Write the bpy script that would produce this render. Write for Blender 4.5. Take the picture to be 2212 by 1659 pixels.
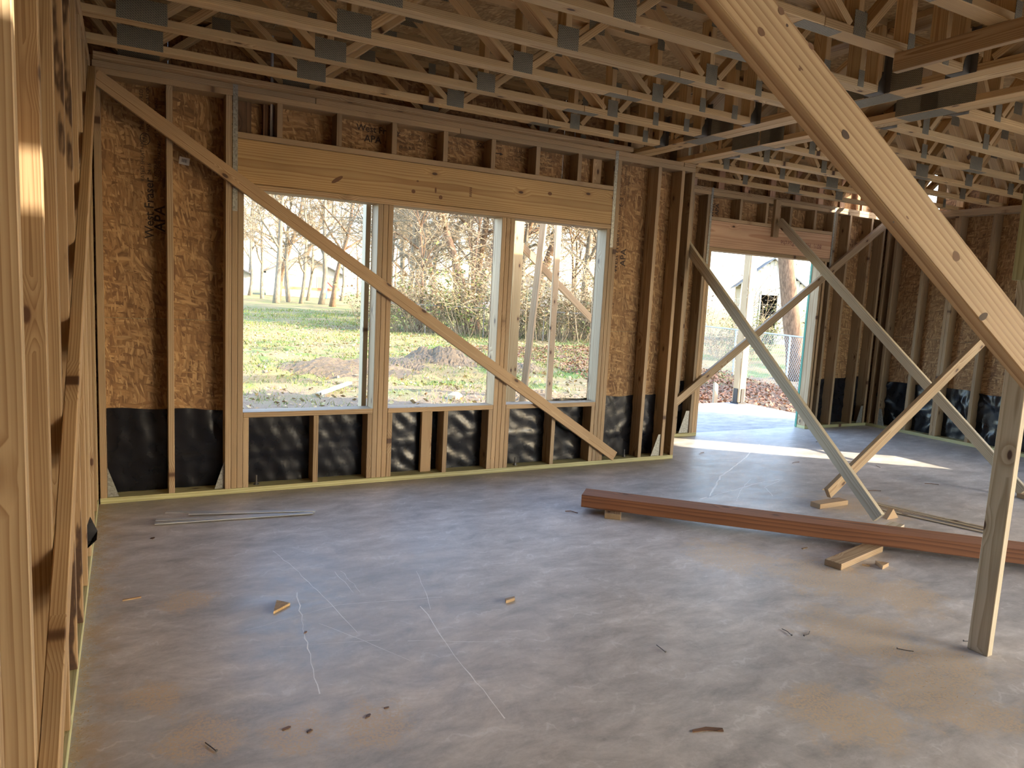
import bpy, bmesh, math, random
import numpy as np
from mathutils import Vector, Matrix, Quaternion

for o in list(bpy.data.objects):
    bpy.data.objects.remove(o, do_unlink=True)
scene = bpy.context.scene
COL = scene.collection
IN = 0.0254                      # everything below is laid out in inches
rng = random.Random(7)
PI = math.pi

# ------------------------------------------------------------------ camera
CAM = (6.885, -205.605, 58.554)
YAW, PITCH, ROLL, FPX = 0.497, -0.123, 0.052, 1546.2
F = Vector((math.sin(YAW)*math.cos(PITCH), math.cos(YAW)*math.cos(PITCH), math.sin(PITCH)))
R0 = Vector((math.cos(YAW), -math.sin(YAW), 0)); U0 = R0.cross(F)
RR = R0*math.cos(ROLL)+U0*math.sin(ROLL); UU = -R0*math.sin(ROLL)+U0*math.cos(ROLL)
cd = bpy.data.cameras.new('camera'); cam = bpy.data.objects.new('camera', cd); COL.objects.link(cam)
cd.sensor_width = 36; cd.lens = 36*FPX/2212; cd.clip_start = .02; cd.clip_end = 1000
cam.matrix_world = Matrix(((RR.x, UU.x, -F.x, CAM[0]*IN), (RR.y, UU.y, -F.y, CAM[1]*IN), (RR.z, UU.z, -F.z, CAM[2]*IN), (0, 0, 0, 1)))
scene.camera = cam

# ------------------------------------------------------------------ sky, sun, exposure
SUN_EL = math.radians(22); SUN_DIR = Vector((-.79, .613, -math.tan(SUN_EL)))      # direction the light travels
w = bpy.data.worlds.new('world'); scene.world = w; w.use_nodes = True
wn = w.node_tree; wn.nodes.clear()
sky = wn.nodes.new('ShaderNodeTexSky'); sky.sky_type = 'NISHITA'; sky.sun_disc = False
sky.sun_elevation = SUN_EL; sky.sun_rotation = math.atan2(-SUN_DIR.x, -SUN_DIR.y)
sky.air_density = 1.0; sky.dust_density = 2.0; sky.ozone_density = 1.0; sky.altitude = 300
bg = wn.nodes.new('ShaderNodeBackground'); bg.inputs['Strength'].default_value = 0.7
wo = wn.nodes.new('ShaderNodeOutputWorld')
wn.links.new(sky.outputs[0], bg.inputs[0]); wn.links.new(bg.outputs[0], wo.inputs[0])
sl = bpy.data.lights.new('sun', 'SUN'); sl.energy = 7.5; sl.angle = math.radians(.53); sl.color = (1, .87, .66)
sun = bpy.data.objects.new('sun', sl); COL.objects.link(sun)
sun.rotation_euler = SUN_DIR.to_track_quat('-Z', 'Y').to_euler(); sun.location = (20, -20, 20)
scene.view_settings.view_transform = 'Standard'; scene.view_settings.look = 'None'
scene.view_settings.gamma = 1; scene.view_settings.use_curve_mapping = False
scene.view_settings.exposure = 1.35
scene.cycles.diffuse_bounces = 8; scene.cycles.max_bounces = 10; scene.cycles.glossy_bounces = 3

# ------------------------------------------------------------------ helpers
WM = {}                                                  # world matrices
def tag(o, label=None, cat=None, group=None, kind=None):
    if label: o['label'] = label
    if cat: o['category'] = cat
    if group: o['group'] = group
    if kind: o['kind'] = kind
    return o
def link(o, parent=None, M=None):
    M = M or Matrix.Identity(4); WM[o] = M
    COL.objects.link(o)
    if parent is not None:
        o.parent = parent; o.matrix_basis = WM[parent].inverted() @ M
    else:
        o.matrix_basis = M
    return o
def empty(name, loc, label=None, cat=None, group=None, kind=None):
    o = bpy.data.objects.new(name, None); o.empty_display_size = .1
    link(o, None, Matrix.Translation(Vector(loc)*IN)); return tag(o, label, cat, group, kind)
def struct(name, loc, label=None): return empty(name, loc, label, None, None, 'structure')

_mesh = {}
def chamfer_box(L, W, T, mat, c=.1):
    key = (round(L, 2), round(W, 2), round(T, 2), mat.name, c)
    if key in _mesh: return _mesh[key]
    bm = bmesh.new(); bmesh.ops.create_cube(bm, size=1)
    bmesh.ops.scale(bm, vec=(L*IN, W*IN, T*IN), verts=bm.verts)
    if c: bmesh.ops.bevel(bm, geom=bm.edges[:], offset=min(c, T*.3, W*.3)*IN, segments=1, affect='EDGES')
    me = bpy.data.meshes.new('board'); bm.to_mesh(me); bm.free(); me.materials.append(mat)
    _mesh[key] = me; return me
def box(name, parent, x0, x1, y0, y1, z0, z1, mat, c=.1):
    """axis aligned piece; its local x runs along the grain (longest side)"""
    d = [(x1-x0, 0), (y1-y0, 1), (z1-z0, 2)]; s = sorted(d, key=lambda t: -t[0])
    ax = [Vector((1, 0, 0)), Vector((0, 1, 0)), Vector((0, 0, 1))]
    X = ax[s[0][1]]; Y = ax[s[1][1]]; Z = X.cross(Y)
    M = Matrix((X, Y, Z)).transposed().to_4x4(); M.translation = Vector(((x0+x1)/2, (y0+y1)/2, (z0+z1)/2))*IN
    return link(bpy.data.objects.new(name, chamfer_box(s[0][0], s[1][0], s[2][0], mat, c)), parent, M)
def beam(name, parent, A, B, W, T, thin, mat, c=.1):
    """board from A to B (centre line), W wide, T thick along the direction 'thin'"""
    A, B = Vector(A), Vector(B); X = (B-A).normalized(); t = Vector(thin); Z = (t-X*t.dot(X)).normalized(); Y = Z.cross(X)
    M = Matrix((X, Y, Z)).transposed().to_4x4(); M.translation = (A+B)/2*IN
    return link(bpy.data.objects.new(name, chamfer_box((B-A).length, W, T, mat, c)), parent, M)
def mesh_obj(name, verts, faces, mat, parent=None, M=None, smooth=False, origin=None):
    v = np.asarray(verts, float)*IN
    if origin is not None: v = v-np.asarray(origin, float)*IN; M = Matrix.Translation(Vector(origin)*IN)
    me = bpy.data.meshes.new(name); me.from_pydata(v.tolist(), [], [list(map(int, f)) for f in faces])
    if mat: me.materials.append(mat)
    if smooth: me.polygons.foreach_set('use_smooth', [True]*len(me.polygons))
    return link(bpy.data.objects.new(name, me), parent, M)
def prism(poly, axis, a, b):
    """polygon (2-D) swept along an axis from a to b -> verts, faces"""
    n = len(poly); V = []
    for s in (a, b):
        for (p, q) in poly:
            V.append({'x': (s, p, q), 'y': (p, s, q), 'z': (p, q, s)}[axis])
    Fc = [tuple(range(n))[::-1], tuple(range(n, 2*n))]+[(i, (i+1) % n, n+(i+1) % n, n+i) for i in range(n)]
    return V, Fc
class MB:
    def __init__(s): s.v = []; s.f = []
    def add(s, V, Fc):
        k = len(s.v); s.v += [tuple(p) for p in V]; s.f += [tuple(i+k for i in q) for q in Fc]; return s
    def box(s, x0, x1, y0, y1, z0, z1): return s.add(*prism([(x0, y0), (x1, y0), (x1, y1), (x0, y1)], 'z', z0, z1))
    def tube(s, pts, rad, n=6, cap=True):
        pts = [Vector(p) for p in pts]; rad = rad if isinstance(rad, (list, tuple)) else [rad]*len(pts)
        k = len(s.v); prev = None
        for i, p in enumerate(pts):
            d = (pts[min(i+1, len(pts)-1)]-pts[max(i-1, 0)]).normalized()
            a = Vector((0, 0, 1)) if abs(d.z) < .9 else Vector((1, 0, 0))
            if prev is not None: a = prev
            u = (a-d*a.dot(d)).normalized(); v = d.cross(u); prev = u
            for j in range(n):
                t = 2*PI*j/n; q = p+(u*math.cos(t)+v*math.sin(t))*rad[i]; s.v.append((q.x, q.y, q.z))
        for i in range(len(pts)-1):
            for j in range(n):
                s.f.append((k+i*n+j, k+i*n+(j+1) % n, k+(i+1)*n+(j+1) % n, k+(i+1)*n+j))
        if cap:
            s.f.append(tuple(k+j for j in range(n))[::-1]); e = k+(len(pts)-1)*n; s.f.append(tuple(e+j for j in range(n)))
        return s
    def build(s, name, mat, parent=None, smooth=False, origin=None): return mesh_obj(name, s.v, s.f, mat, parent, None, smooth, origin)
def copy_tree(root, M, label=None, group=None):
    """copy of a thing and of its parts and sub-parts at matrix M"""
    r = root.copy(); link(r, None, M)
    if label: r['label'] = label
    if group: r['group'] = group
    for ch in root.children:
        c = ch.copy(); COL.objects.link(c); c.parent = r; WM[c] = M @ ch.matrix_basis
        for g in ch.children:
            d = g.copy(); COL.objects.link(d); d.parent = c; WM[d] = WM[c] @ g.matrix_basis
    return r

# ------------------------------------------------------------------ materials
class G:
    def __init__(s, name):
        s.mat = bpy.data.materials.new(name); s.mat.use_nodes = True; s.nt = s.mat.node_tree; s.nt.nodes.clear()
        s.out = s.nt.nodes.new('ShaderNodeOutputMaterial'); s.b = s.nt.nodes.new('ShaderNodeBsdfPrincipled')
        s.nt.links.new(s.b.outputs[0], s.out.inputs[0])
    def set(s, sock, v):
        if isinstance(v, bpy.types.NodeSocket): s.nt.links.new(v, sock)
        else: sock.default_value = v
    def n(s, t, props=None, ins=None):
        nd = s.nt.nodes.new('ShaderNode'+t)
        for k, v in (props or {}).items(): setattr(nd, k, v)
        for k, v in (ins or {}).items(): s.set(nd.inputs[k], v)
        return nd
    def m(s, op, a, b=0., c=None, clamp=False):
        nd = s.n('Math', {'operation': op, 'use_clamp': clamp}, {0: a, 1: b})
        if c is not None: s.set(nd.inputs[2], c)
        return nd.outputs[0]
    def v(s, op, a, b): return s.n('VectorMath', {'operation': op}, {0: a, 1: b}).outputs[0]
    def mix(s, f, a, b, blend='MIX'):
        nd = s.n('Mix', {'data_type': 'RGBA', 'blend_type': blend}); s.set(nd.inputs[0], f); s.set(nd.inputs[6], a); s.set(nd.inputs[7], b); return nd.outputs[2]
    def comb(s, x, y, z): return s.n('CombineXYZ', None, {0: x, 1: y, 2: z}).outputs[0]
    def noise(s, vec, scale=1., detail=2., rough=.5): return s.n('TexNoise', None, {'Vector': vec, 'Scale': scale, 'Detail': detail, 'Roughness': rough}).outputs[0]
    def ramp(s, f, stops):
        nd = s.n('ValToRGB', None, {0: f}); e = nd.color_ramp.elements
        while len(e) < len(stops): e.new(.5)
        for i, (p, c) in enumerate(stops): e[i].position = p; e[i].color = (*c, 1) if len(c) == 3 else c
        return nd.outputs[0]
    def step(s, x, a, b): return s.n('MapRange', {'interpolation_type': 'SMOOTHSTEP'}, {0: x, 1: a, 2: b, 3: 0., 4: 1.}).outputs[0]
    def done(s, col, rough=.6, metal=0., bump=None, bs=.3, bd=.01, spec=None):
        s.set(s.b.inputs['Base Color'], col); s.set(s.b.inputs['Roughness'], rough); s.set(s.b.inputs['Metallic'], metal)
        if spec is not None: s.set(s.b.inputs['Specular IOR Level'], spec)
        if bump is not None:
            bn = s.n('Bump', None, {'Strength': bs, 'Distance': bd, 'Height': bump}); s.nt.links.new(bn.outputs[0], s.b.inputs['Normal'])
        return s.mat
def wood(name, light, dark, period=.009, contrast=.8, knots=.45, rough=.6, vary=.3, knot_col=(.07, .03, .013), py=0.):
    g = G(name); tc = g.n('TexCoord'); P = tc.outputs['Object']; sp = g.n('SeparateXYZ', None, {0: P}); X, Y, Z = sp.outputs
    rnd = g.n('ObjectInfo').outputs['Random']; r2 = g.m('FRACT', g.m('MULTIPLY', rnd, 7.31)); r3 = g.m('FRACT', g.m('MULTIPLY', rnd, 23.7))
    seed = g.comb(g.m('MULTIPLY', rnd, 37.), g.m('MULTIPLY', r2, 19.), g.m('MULTIPLY', r3, 11.))
    PS = g.v('ADD', P, seed)
    n1 = g.m('SUBTRACT', g.noise(g.v('MULTIPLY', PS, (1.1, 6, 6)), 1., 2.), .5)
    vor = g.n('TexVoronoi', {'voronoi_dimensions': '2D', 'feature': 'F1'}, {'Vector': g.comb(g.m('MULTIPLY_ADD', X, 3.0, g.m('MULTIPLY', rnd, 50.)), g.m('MULTIPLY_ADD', Y, 6.5, g.m('MULTIPLY', r2, 31.)), g.m('MULTIPLY', r3, 17.)), 'Scale': 1.})
    kd = vor.outputs['Distance']; keep = g.m('LESS_THAN', g.n('SeparateColor', None, {0: vor.outputs['Color']}).outputs[0], knots)
    kmask = g.m('MULTIPLY', g.m('SUBTRACT', 1., g.step(kd, .045, .085)), keep)
    swirl = g.m('MULTIPLY', g.m('MAXIMUM', g.m('SUBTRACT', .3, kd), 0.), keep)
    dy = g.m('ADD', Y, g.m('MULTIPLY_ADD', g.m('SUBTRACT', rnd, .5), .12, py)); dz = g.m('ADD', Z, g.m('MULTIPLY_ADD', r2, .07, .025))
    r = g.m('SQRT', g.m('ADD', g.m('MULTIPLY', dy, dy), g.m('MULTIPLY', dz, dz)))
    r = g.m('ADD', r, g.m('MULTIPLY_ADD', n1, .022, g.m('MULTIPLY', swirl, .06)))
    ring = g.m('FRACT', g.m('DIVIDE', r, g.m('MULTIPLY_ADD', r2, period*.5, period*.75)))
    late = g.m('MULTIPLY', g.m('MULTIPLY', ring, ring), g.m('SUBTRACT', 1., g.step(ring, .9, 1.)))
    fib = g.noise(g.v('MULTIPLY', PS, (5, 260, 260)), 1., 1.)
    blot = g.noise(g.v('MULTIPLY', PS, (1.5, 9, 9)), 1., 2.)
    f = g.m('MULTIPLY', g.m('ADD', g.m('MULTIPLY', late, 1.25), g.m('MULTIPLY', g.m('SUBTRACT', fib, .35), .7)), contrast, clamp=True)
    col = g.mix(f, (*light, 1), (*dark, 1))
    br = g.m('MULTIPLY', g.m('MULTIPLY_ADD', r3, vary, 1-vary*.55), g.m('MULTIPLY_ADD', blot, .5, .75))
    col = g.mix(1., col, g.n('CombineColor', None, {0: br, 1: g.m('MULTIPLY', br, g.m('MULTIPLY_ADD', r2, .08, .96)), 2: g.m('MULTIPLY', br, g.m('MULTIPLY_ADD', r2, .2, .9))}).outputs[0], 'MULTIPLY')
    halo = g.m('MULTIPLY', g.m('SUBTRACT', 1., g.step(kd, .06, .2)), keep)
    col = g.mix(g.m('MULTIPLY', halo, .45), col, (dark[0]*.8, dark[1]*.7, dark[2]*.6, 1))
    col = g.mix(kmask, col, (*knot_col, 1))
    return g.done(col, rough)
M_PINE = wood('pine_lumber', (.45, .325, .19), (.24, .135, .058), period=.007, knots=.5)
M_STUD = wood('pine_stud', (.37, .27, .16), (.21, .125, .06), period=.007, knots=.38, vary=.4)
M_TRUSS = wood('truss_pine', (.64, .465, .245), (.40, .235, .1), period=.006, knots=.3)
M_HEAD = wood('header_pine', (.48, .335, .155), (.3, .16, .055), period=.013, knots=.3, vary=.1)
M_FIR = wood('fir_header', (.60, .38, .23), (.42, .215, .115), period=.012, knots=.25, vary=.1)
M_FIRST = wood('pink_fir_stud', (.64, .42, .29), (.46, .25, .16), period=.01, knots=.2)
M_TREAT = wood('treated_plate', (.48, .45, .24), (.27, .25, .1), period=.01, knots=.2, vary=.12)
M_WEATH = wood('weathered_brace', (.53, .455, .325), (.33, .255, .155), period=.009, knots=.4, vary=.12)
M_CEDAR = wood('cedar_timber', (.28, .115, .05), (.13, .05, .022), period=.012, knots=.35, rough=.75, vary=.05)
M_BRACE = wood('straight_grained_pine', (.52, .375, .205), (.27, .15, .06), period=.009, knots=.2, vary=.1, contrast=.85, py=.085)
M_BARK = wood('bark_edge', (.2, .1, .045), (.06, .028, .013), period=.02, knots=.3)

def wane():
    g = G('wane_edged_stud'); P = g.n('TexCoord').outputs['Object']; n = g.noise(g.v('MULTIPLY', P, (3.2, 16, 16)), 1., 3., .6); f = g.noise(g.v('MULTIPLY', P, (6, 200, 200)), 1., 1.); q = g.noise(P, 40., 3., .7)
    base = g.mix(f, (.25, .15, .07, 1), (.38, .27, .16, 1)); return g.done(g.mix(g.step(n, .5, .58), base, g.mix(q, (.02, .012, .008, 1), (.1, .05, .025, 1))), .7)
M_WANE = wane()
def osb(name, a, b, c, rough=.72):
    g = G(name); P = g.n('TexCoord').outputs['Object']; rnd = g.n('ObjectInfo').outputs['Random']
    P = g.v('ADD', P, g.comb(g.m('MULTIPLY', rnd, 41.), g.m('MULTIPLY', rnd, 17.), 0.))
    warp = g.n('TexNoise', None, {'Vector': P, 'Scale': 4., 'Detail': 1.}).outputs[1]
    PW = g.v('ADD', P, g.v('MULTIPLY', g.v('SUBTRACT', warp, (.5, .5, .5)), (.09, .09, 0)))
    sp = g.n('SeparateXYZ', None, {0: PW}); X, Y = sp.outputs[0], sp.outputs[1]
    col = None
    for i, (ang, L, W, thr) in enumerate([(.25, .15, .028, 0), (1.15, .12, .022, .35), (-.75, .13, .024, .45), (.05, .15, .018, .5), (1.75, .09, .018, .62), (-.2, .06, .01, .75)]):
        ca, sa = math.cos(ang), math.sin(ang)
        u = g.m('ADD', g.m('MULTIPLY', X, ca), g.m('MULTIPLY', Y, sa)); v = g.m('SUBTRACT', g.m('MULTIPLY', Y, ca), g.m('MULTIPLY', X, sa))
        vo = g.n('TexVoronoi', {'feature': 'F1'}, {'Vector': g.comb(g.m('DIVIDE', u, L), g.m('DIVIDE', v, W), i*3.7), 'Scale': 1., 'Randomness': 1.})
        sc = g.n('SeparateColor', None, {0: vo.outputs['Color']})
        grain = g.noise(g.comb(g.m('MULTIPLY', u, 9.), g.m('MULTIPLY', v, 420.), i*2.1), 1., 1.)
        t = g.m('MULTIPLY_ADD', grain, .35, g.m('MULTIPLY', sc.outputs[0], .8))
        c_ = g.ramp(t, [(.1, c), (.55, b), (1., a)])
        c_ = g.mix(g.m('MULTIPLY', g.step(vo.outputs['Distance'], .35, .75), .35), c_, (c[0]*.5, c[1]*.5, c[2]*.5, 1))
        col = c_ if col is None else g.mix(g.m('GREATER_THAN', sc.outputs[1], thr), col, c_)
    return g.done(col, rough)
M_OSB = osb('osb_sheathing', (.5, .315, .145), (.33, .18, .073), (.16, .08, .033))
M_DECK = osb('osb_subfloor', (.58, .42, .22), (.44, .30, .14), (.30, .18, .075))
def flat(name, col, rough=.6, metal=0., spec=None):
    return G(name).done((*col, 1), rough, metal, spec=spec)
M_INK = flat('black_ink', (.035, .022, .018), .8); M_INK2 = flat('brown_ink', (.13, .06, .03), .8); M_GREEN = flat('green_edge_seal', (.05, .22, .16), .6)
M_PEN = flat('red_brown_marker', (.17, .06, .05), .7)
M_PAPER = flat('white_paper', (.75, .72, .66), .7); M_GALV0 = flat('galvanised_steel', (.6, .62, .64), .4, .35)
M_DARKST = flat('dark_steel', (.12, .12, .125), .45, .8); M_BLACKMET = flat('black_coated_steel', (.03, .03, .035), .45, .2)
def plate_mat():
    g = G('toothed_plate_steel'); P = g.n('TexCoord').outputs['Object']; sp = g.n('SeparateXYZ', None, {0: P})
    row = g.m('DIVIDE', sp.outputs[0], .0115); odd = g.m('MULTIPLY', g.m('FLOOR', g.m('MULTIPLY', row, 2.)), .37)
    fx = g.m('ABSOLUTE', g.m('SUBTRACT', g.m('FRACT', row), .5)); fy = g.m('FRACT', g.m('ADD', g.m('DIVIDE', sp.outputs[1], .0125), odd))
    slot = g.m('MULTIPLY', g.m('LESS_THAN', fx, .2), g.m('LESS_THAN', fy, .5)); glint = g.m('MULTIPLY', g.m('LESS_THAN', fx, .2), g.m('GREATER_THAN', fy, .8))
    nz = g.noise(P, 30., 2.)
    col = g.mix(nz, (.17, .155, .11, 1), (.27, .25, .19, 1)); col = g.mix(slot, col, (.03, .028, .022, 1)); col = g.mix(glint, col, (.62, .58, .48, 1))
    return g.done(col, .5, .25)
M_PLATE = plate_mat()
def galv():
    g = G('spangled_galvanised'); P = g.n('TexCoord').outputs['Object']
    v = g.n('TexVoronoi', None, {'Vector': P, 'Scale': 90.}).outputs['Color']; f = g.n('SeparateColor', None, {0: v}).outputs[0]
    return g.done(g.mix(f, (.22, .22, .2, 1), (.36, .36, .33, 1)), .45, .5)
M_GALV = galv()
def plastic():
    g = G('black_polyethylene'); P = g.n('TexCoord').outputs['Object']
    n = g.noise(P, 9., 3.)
    return g.done(g.mix(n, (.004, .0045, .007, 1), (.008, .0085, .013, 1)), g.m('MULTIPLY_ADD', n, .16, .2), 0., g.noise(P, 14., 2.), .1, .02, spec=.4)
M_POLY = plastic()
def concrete(name, base, warm, porch=False):
    g = G(name); P = g.n('TexCoord').outputs['Object']; sp = g.n('SeparateXYZ', None, {0: P})
    big = g.noise(P, .9, 4., .55); streak = g.noise(g.v('MULTIPLY', P, (2.2, 5., 1)), 1.4, 5., .65); fine = g.noise(P, 60., 3., .6); speck = g.noise(P, 240., 1.)
    swirl = g.noise(g.v('ADD', g.v('MULTIPLY', P, (5, 9, 1)), g.v('MULTIPLY', g.n('TexNoise', None, {'Vector': P, 'Scale': 2.5}).outputs[1], (3, 3, 0))), 1., 5., .7)
    col = g.mix(g.step(big, .3, .7), (*base, 1), (*warm, 1))
    k = g.m('ADD', g.m('MULTIPLY', g.m('SUBTRACT', streak, .5), 1.1), g.m('ADD', g.m('MULTIPLY', g.m('SUBTRACT', swirl, .5), 1.15), g.m('MULTIPLY', g.m('SUBTRACT', fine, .5), .25)))
    k = g.m('ADD', k, 1.)
    col = g.mix(1., col, g.n('CombineColor', None, {0: k, 1: k, 2: k}).outputs[0], 'MULTIPLY')
    if not porch:
        # fine trowel hairlines
        hl = g.n('TexWave', {'wave_type': 'RINGS'}, {'Vector': g.v('MULTIPLY', P, (1, .6, 1)), 'Scale': 5., 'Distortion': 9., 'Detail': 4., 'Detail Scale': 2.}).outputs[1]
        col = g.mix(g.m('MULTIPLY', g.m('MULTIPLY', g.step(hl, .9, 1.), g.step(streak, .45, .65)), .45), col, (.72, .71, .7, 1))
        # sawdust blown into patches that have their own outline
        dust = None
        for (x, y, r) in [(129, -139, 11), (118, -146, 13), (125.5, -127, 14), (99, -143, 11), (144, -106, 16), (150, -118, 12), (14, -112, 7), (10, -100, 5), (26, -116, 6), (36, -118, 7), (8, -124, 8), (205, -70, 18), (132, -88, 13), (16, -68, 6)]:
            d = g.n('VectorMath', {'operation': 'DISTANCE'}, {0: P, 1: (x*IN, y*IN, 0)}).outputs['Value']
            q = g.m('SUBTRACT', 1., g.m('DIVIDE', d, r*IN)); dust = q if dust is None else g.m('MAXIMUM', dust, q)
        grit = g.noise(P, 7., 6., .75)
        dm = g.step(g.m('ADD', g.m('MAXIMUM', dust, -.3), g.m('MULTIPLY', g.m('SUBTRACT', grit, .5), 2.6)), .0, .6)
        col = g.mix(g.m('MULTIPLY', dm, g.m('MULTIPLY_ADD', g.step(g.noise(P, 90., 3., .7), .42, .58), .75, .25)), col, (.58, .45, .30, 1))
        edge = g.m('SUBTRACT', 1., g.step(sp.outputs[0], .02, .2))
        col = g.mix(g.m('MULTIPLY', g.m('MULTIPLY', edge, g.step(grit, .42, .6)), .8), col, (.42, .31, .19, 1))
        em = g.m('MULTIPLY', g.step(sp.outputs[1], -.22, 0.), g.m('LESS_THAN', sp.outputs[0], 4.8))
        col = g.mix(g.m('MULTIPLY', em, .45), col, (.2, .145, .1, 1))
    col = g.mix(g.m('MULTIPLY', g.step(speck, .66, .75), .35), col, (.12, .11, .1, 1)); col = g.mix(g.m('MULTIPLY', g.step(g.noise(P, 45., 2., .6), .76, .8), .7), col, (.06, .05, .045, 1))
    rough = g.m('MULTIPLY_ADD', swirl, .4, .26) if not porch else .7
    return g.done(col, rough, 0., g.m('ADD', fine, streak), .06, .004)
M_CONC = concrete('troweled_concrete', (.40, .395, .39), (.52, .485, .455))
M_PORCH = concrete('porch_concrete', (.34, .335, .33), (.4, .39, .375), True)
M_SCR = flat('chalky_scratch', (.85, .84, .82), .45)

# ================================================================== STRUCTURE
H = 106.1; TP = 109.1; DECK = 125.1
floor = mesh_obj('floor', *prism([(-6, -346), (357, -346), (357, 40.3), (185, 40.3), (185, 6), (-6, 6)], 'z', -8, 0), M_CONC, origin=(0, 0, 0)); tag(floor, 'grey troweled concrete slab floor with scratches and sawdust', None, None, 'structure')
porch = mesh_obj('porch_slab', *prism([(172, 40.3), (346, 40.3), (346, 117.5), (172, 117.5)], 'z', -8, -.4), M_PORCH, origin=(260, 79, 0)); tag(porch, 'pale concrete porch slab outside the wide doorway', None, None, 'structure')
def scratch(pts, wd=.12):
    V = []; n = len(pts)
    P = [Vector((*p, 0)) for p in pts]; Q = []
    for i in range(n-1):
        for k in range(6): Q.append(P[i].lerp(P[i+1], k/6))
    Q.append(P[-1]); m = MB()
    for i, p in enumerate(Q):
        d = (Q[min(i+1, len(Q)-1)]-Q[max(i-1, 0)]).normalized(); s = Vector((-d.y, d.x, 0))*wd*(.4+.8*rng.random())*.5
        j = Vector((rng.uniform(-.22, .22), rng.uniform(-.22, .22), 0)); m.v += [tuple(p+s+j+Vector((0, 0, .008))), tuple(p-s+j+Vector((0, 0, .008)))]
        if i: k = 2*i; m.f.append((k-2, k-1, k+1, k))
    m.build('scratch', M_SCR, floor)
for p, wd in [([(34.8, -48), (37, -60), (38.8, -72.1), (41, -91.6)], .16), ([(34.9, -71.8), (33.4, -84), (32.2, -94.1), (30.8, -108.2)], .22), ([(54.8, -86.3), (53.1, -109.1), (52.8, -124)], .2),
              ([(248.6, 11.8), (225, -4), (207.1, -15.5), (188, -27), (176.6, -36.4), (164.1, -46.4)], .55), ([(207.7, -36.6), (194, -38), (183, -41.3), (160, -47)], .45), ([(205, -38), (192, -43), (186, -52)], .3), ([(196, -33), (180, -44), (170, -52)], .25),
              ([(44, -64), (45, -76)], .1), ([(45.5, -64), (46.2, -76)], .1), ([(24, -84), (41, -80), (60, -84)], .1), ([(28, -92), (44, -96)], .09), ([(36, -86), (46, -104)], .1), ([(60, -70), (56, -88)], .1), ([(48, -98), (62, -104)], .12)]:
    scratch(p, wd)

# ---- sheathing panels: rectangles in (u, z) on a wall, with the openings left out
def panels(wall, rects, place, mat=M_OSB):
    out = []
    for (u0, u1, z0, z1) in rects: out.append(place(u0+.012, u1-.012, z0+.012, z1-.05))
    return out

# ---- back wall: inner stud face at y = 0
wb = struct('wall_back', (0, 0, 0), 'framed back wall with a wide header over three window openings')
D = 5.5
def wbx(name, x0, x1, z0, z1, mat=M_STUD, y0=0., y1=D): return box(name, wb, x0, x1, y0, y1, z0, z1, mat)
wbx('bottom_plate', .3, 189.7, 0, 1.5, M_TREAT)
wbx('top_plate', .3, 96.2, H, 107.6, M_PINE); wbx('top_plate', 96.3, 189.7, H, 107.6, M_PINE)
wbx('top_plate', .3, 53, 107.6, TP, M_PINE); wbx('top_plate', 53.15, 184, 107.6, TP, M_PINE); wbx('top_plate', 184.2, 189.7, 107.6, TP, M_PINE, 0, D+.0)
for x in (.4, 16.2, 30.17, 172.75, 183.4, 188.2): wbx('stud', x, x+1.5, 1.5, H)
wbx('stud', 155.2, 156.7, 1.5, H)
HB = 82.9
for x in (31.72, 33.25): wbx('trimmer', x, x+1.5, 1.5, HB)
for a in (71.5, 111.9):
    for k in range(3): wbx('trimmer', a+k*1.56, a+k*1.56+1.5, 1.5, HB, M_PINE)
for x in (152.25, 153.75): wbx('trimmer', x, x+1.45, 1.5, HB)
wbx('header_plate', 31.72, 155.15, HB, HB+1.5, M_PINE); wbx('header', 31.72, 155.15, HB+1.6, 95.7, M_HEAD, .05); wbx('header_plate', 31.72, 155.15, 95.8, 97.3, M_PINE)
for k in range(7):
    x = 43.7+16*k-.75; wbx('cripple', x, x+1.5, 97.3, H)
wbx('cripple', 147.6, 151.1, 97.3, H, M_PINE, 4., D); wbx('cripple', 153.6, 155.1, 97.3, H)
wbx('cripple', 33.5, 37, 97.3, H, M_BARK, 4., D); wbx('cripple', 40, 41.5, 97.3, H, M_BARK, 3.6, D)
SZ = 22.8
for a, b in ((34.8, 71.45), (76.2, 111.85), (116.6, 152.2)):
    wbx('window_sill', a, b, SZ-1.5, SZ, M_PINE)
    for x in (a, b-1.5): wbx('cripple', x, x+1.5, 1.5, SZ-1.5)
for x in (54., 94.6, 134.6): wbx('cripple', x, x+1.5, 1.5, SZ-1.5)
wbx('cripple', 88.3, 91.8, 1.5, SZ-1.5, M_PINE, 2.6, 4.1)
def wb_panel(u0, u1, z0, z1): return box('sheathing_panel', wb, u0, u1, 5.5, 5.94, z0, z1, M_OSB, 0)
SEAM = 47.6
low = [(-5.5, 34.8, -1, SEAM), (34.8, 71.45, -1, 21.3), (71.45, 76.2, -1, SEAM), (76.2, 111.85, -1, 21.3), (111.85, 116.6, -1, SEAM), (116.6, 152.2, -1, 21.3), (152.2, 189.7, -1, SEAM)]
up = [(-5.5, 17, SEAM, DECK), (17, 34.8, SEAM, DECK), (71.45, 76.2, SEAM, HB), (111.85, 116.6, SEAM, HB), (34.8, 88, HB, DECK), (88, 136.25, HB, DECK), (136.4, 152.2, HB, DECK), (152.2, 189.7, SEAM, DECK)]
pl = panels(wb, low+up, wb_panel); P_LEFT, P_LEFT2, P_MID, P_MID2, P_RIGHT = pl[7], pl[8], pl[11], pl[12], pl[14]; P_RLOW = pl[6]
for a_, b_ in ((-5, 34.7), (152.4, 189.5)): box('seam_tape', wb, a_, b_, 5.945, 5.99, SEAM-1, SEAM+1, M_GREEN, 0)

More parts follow.
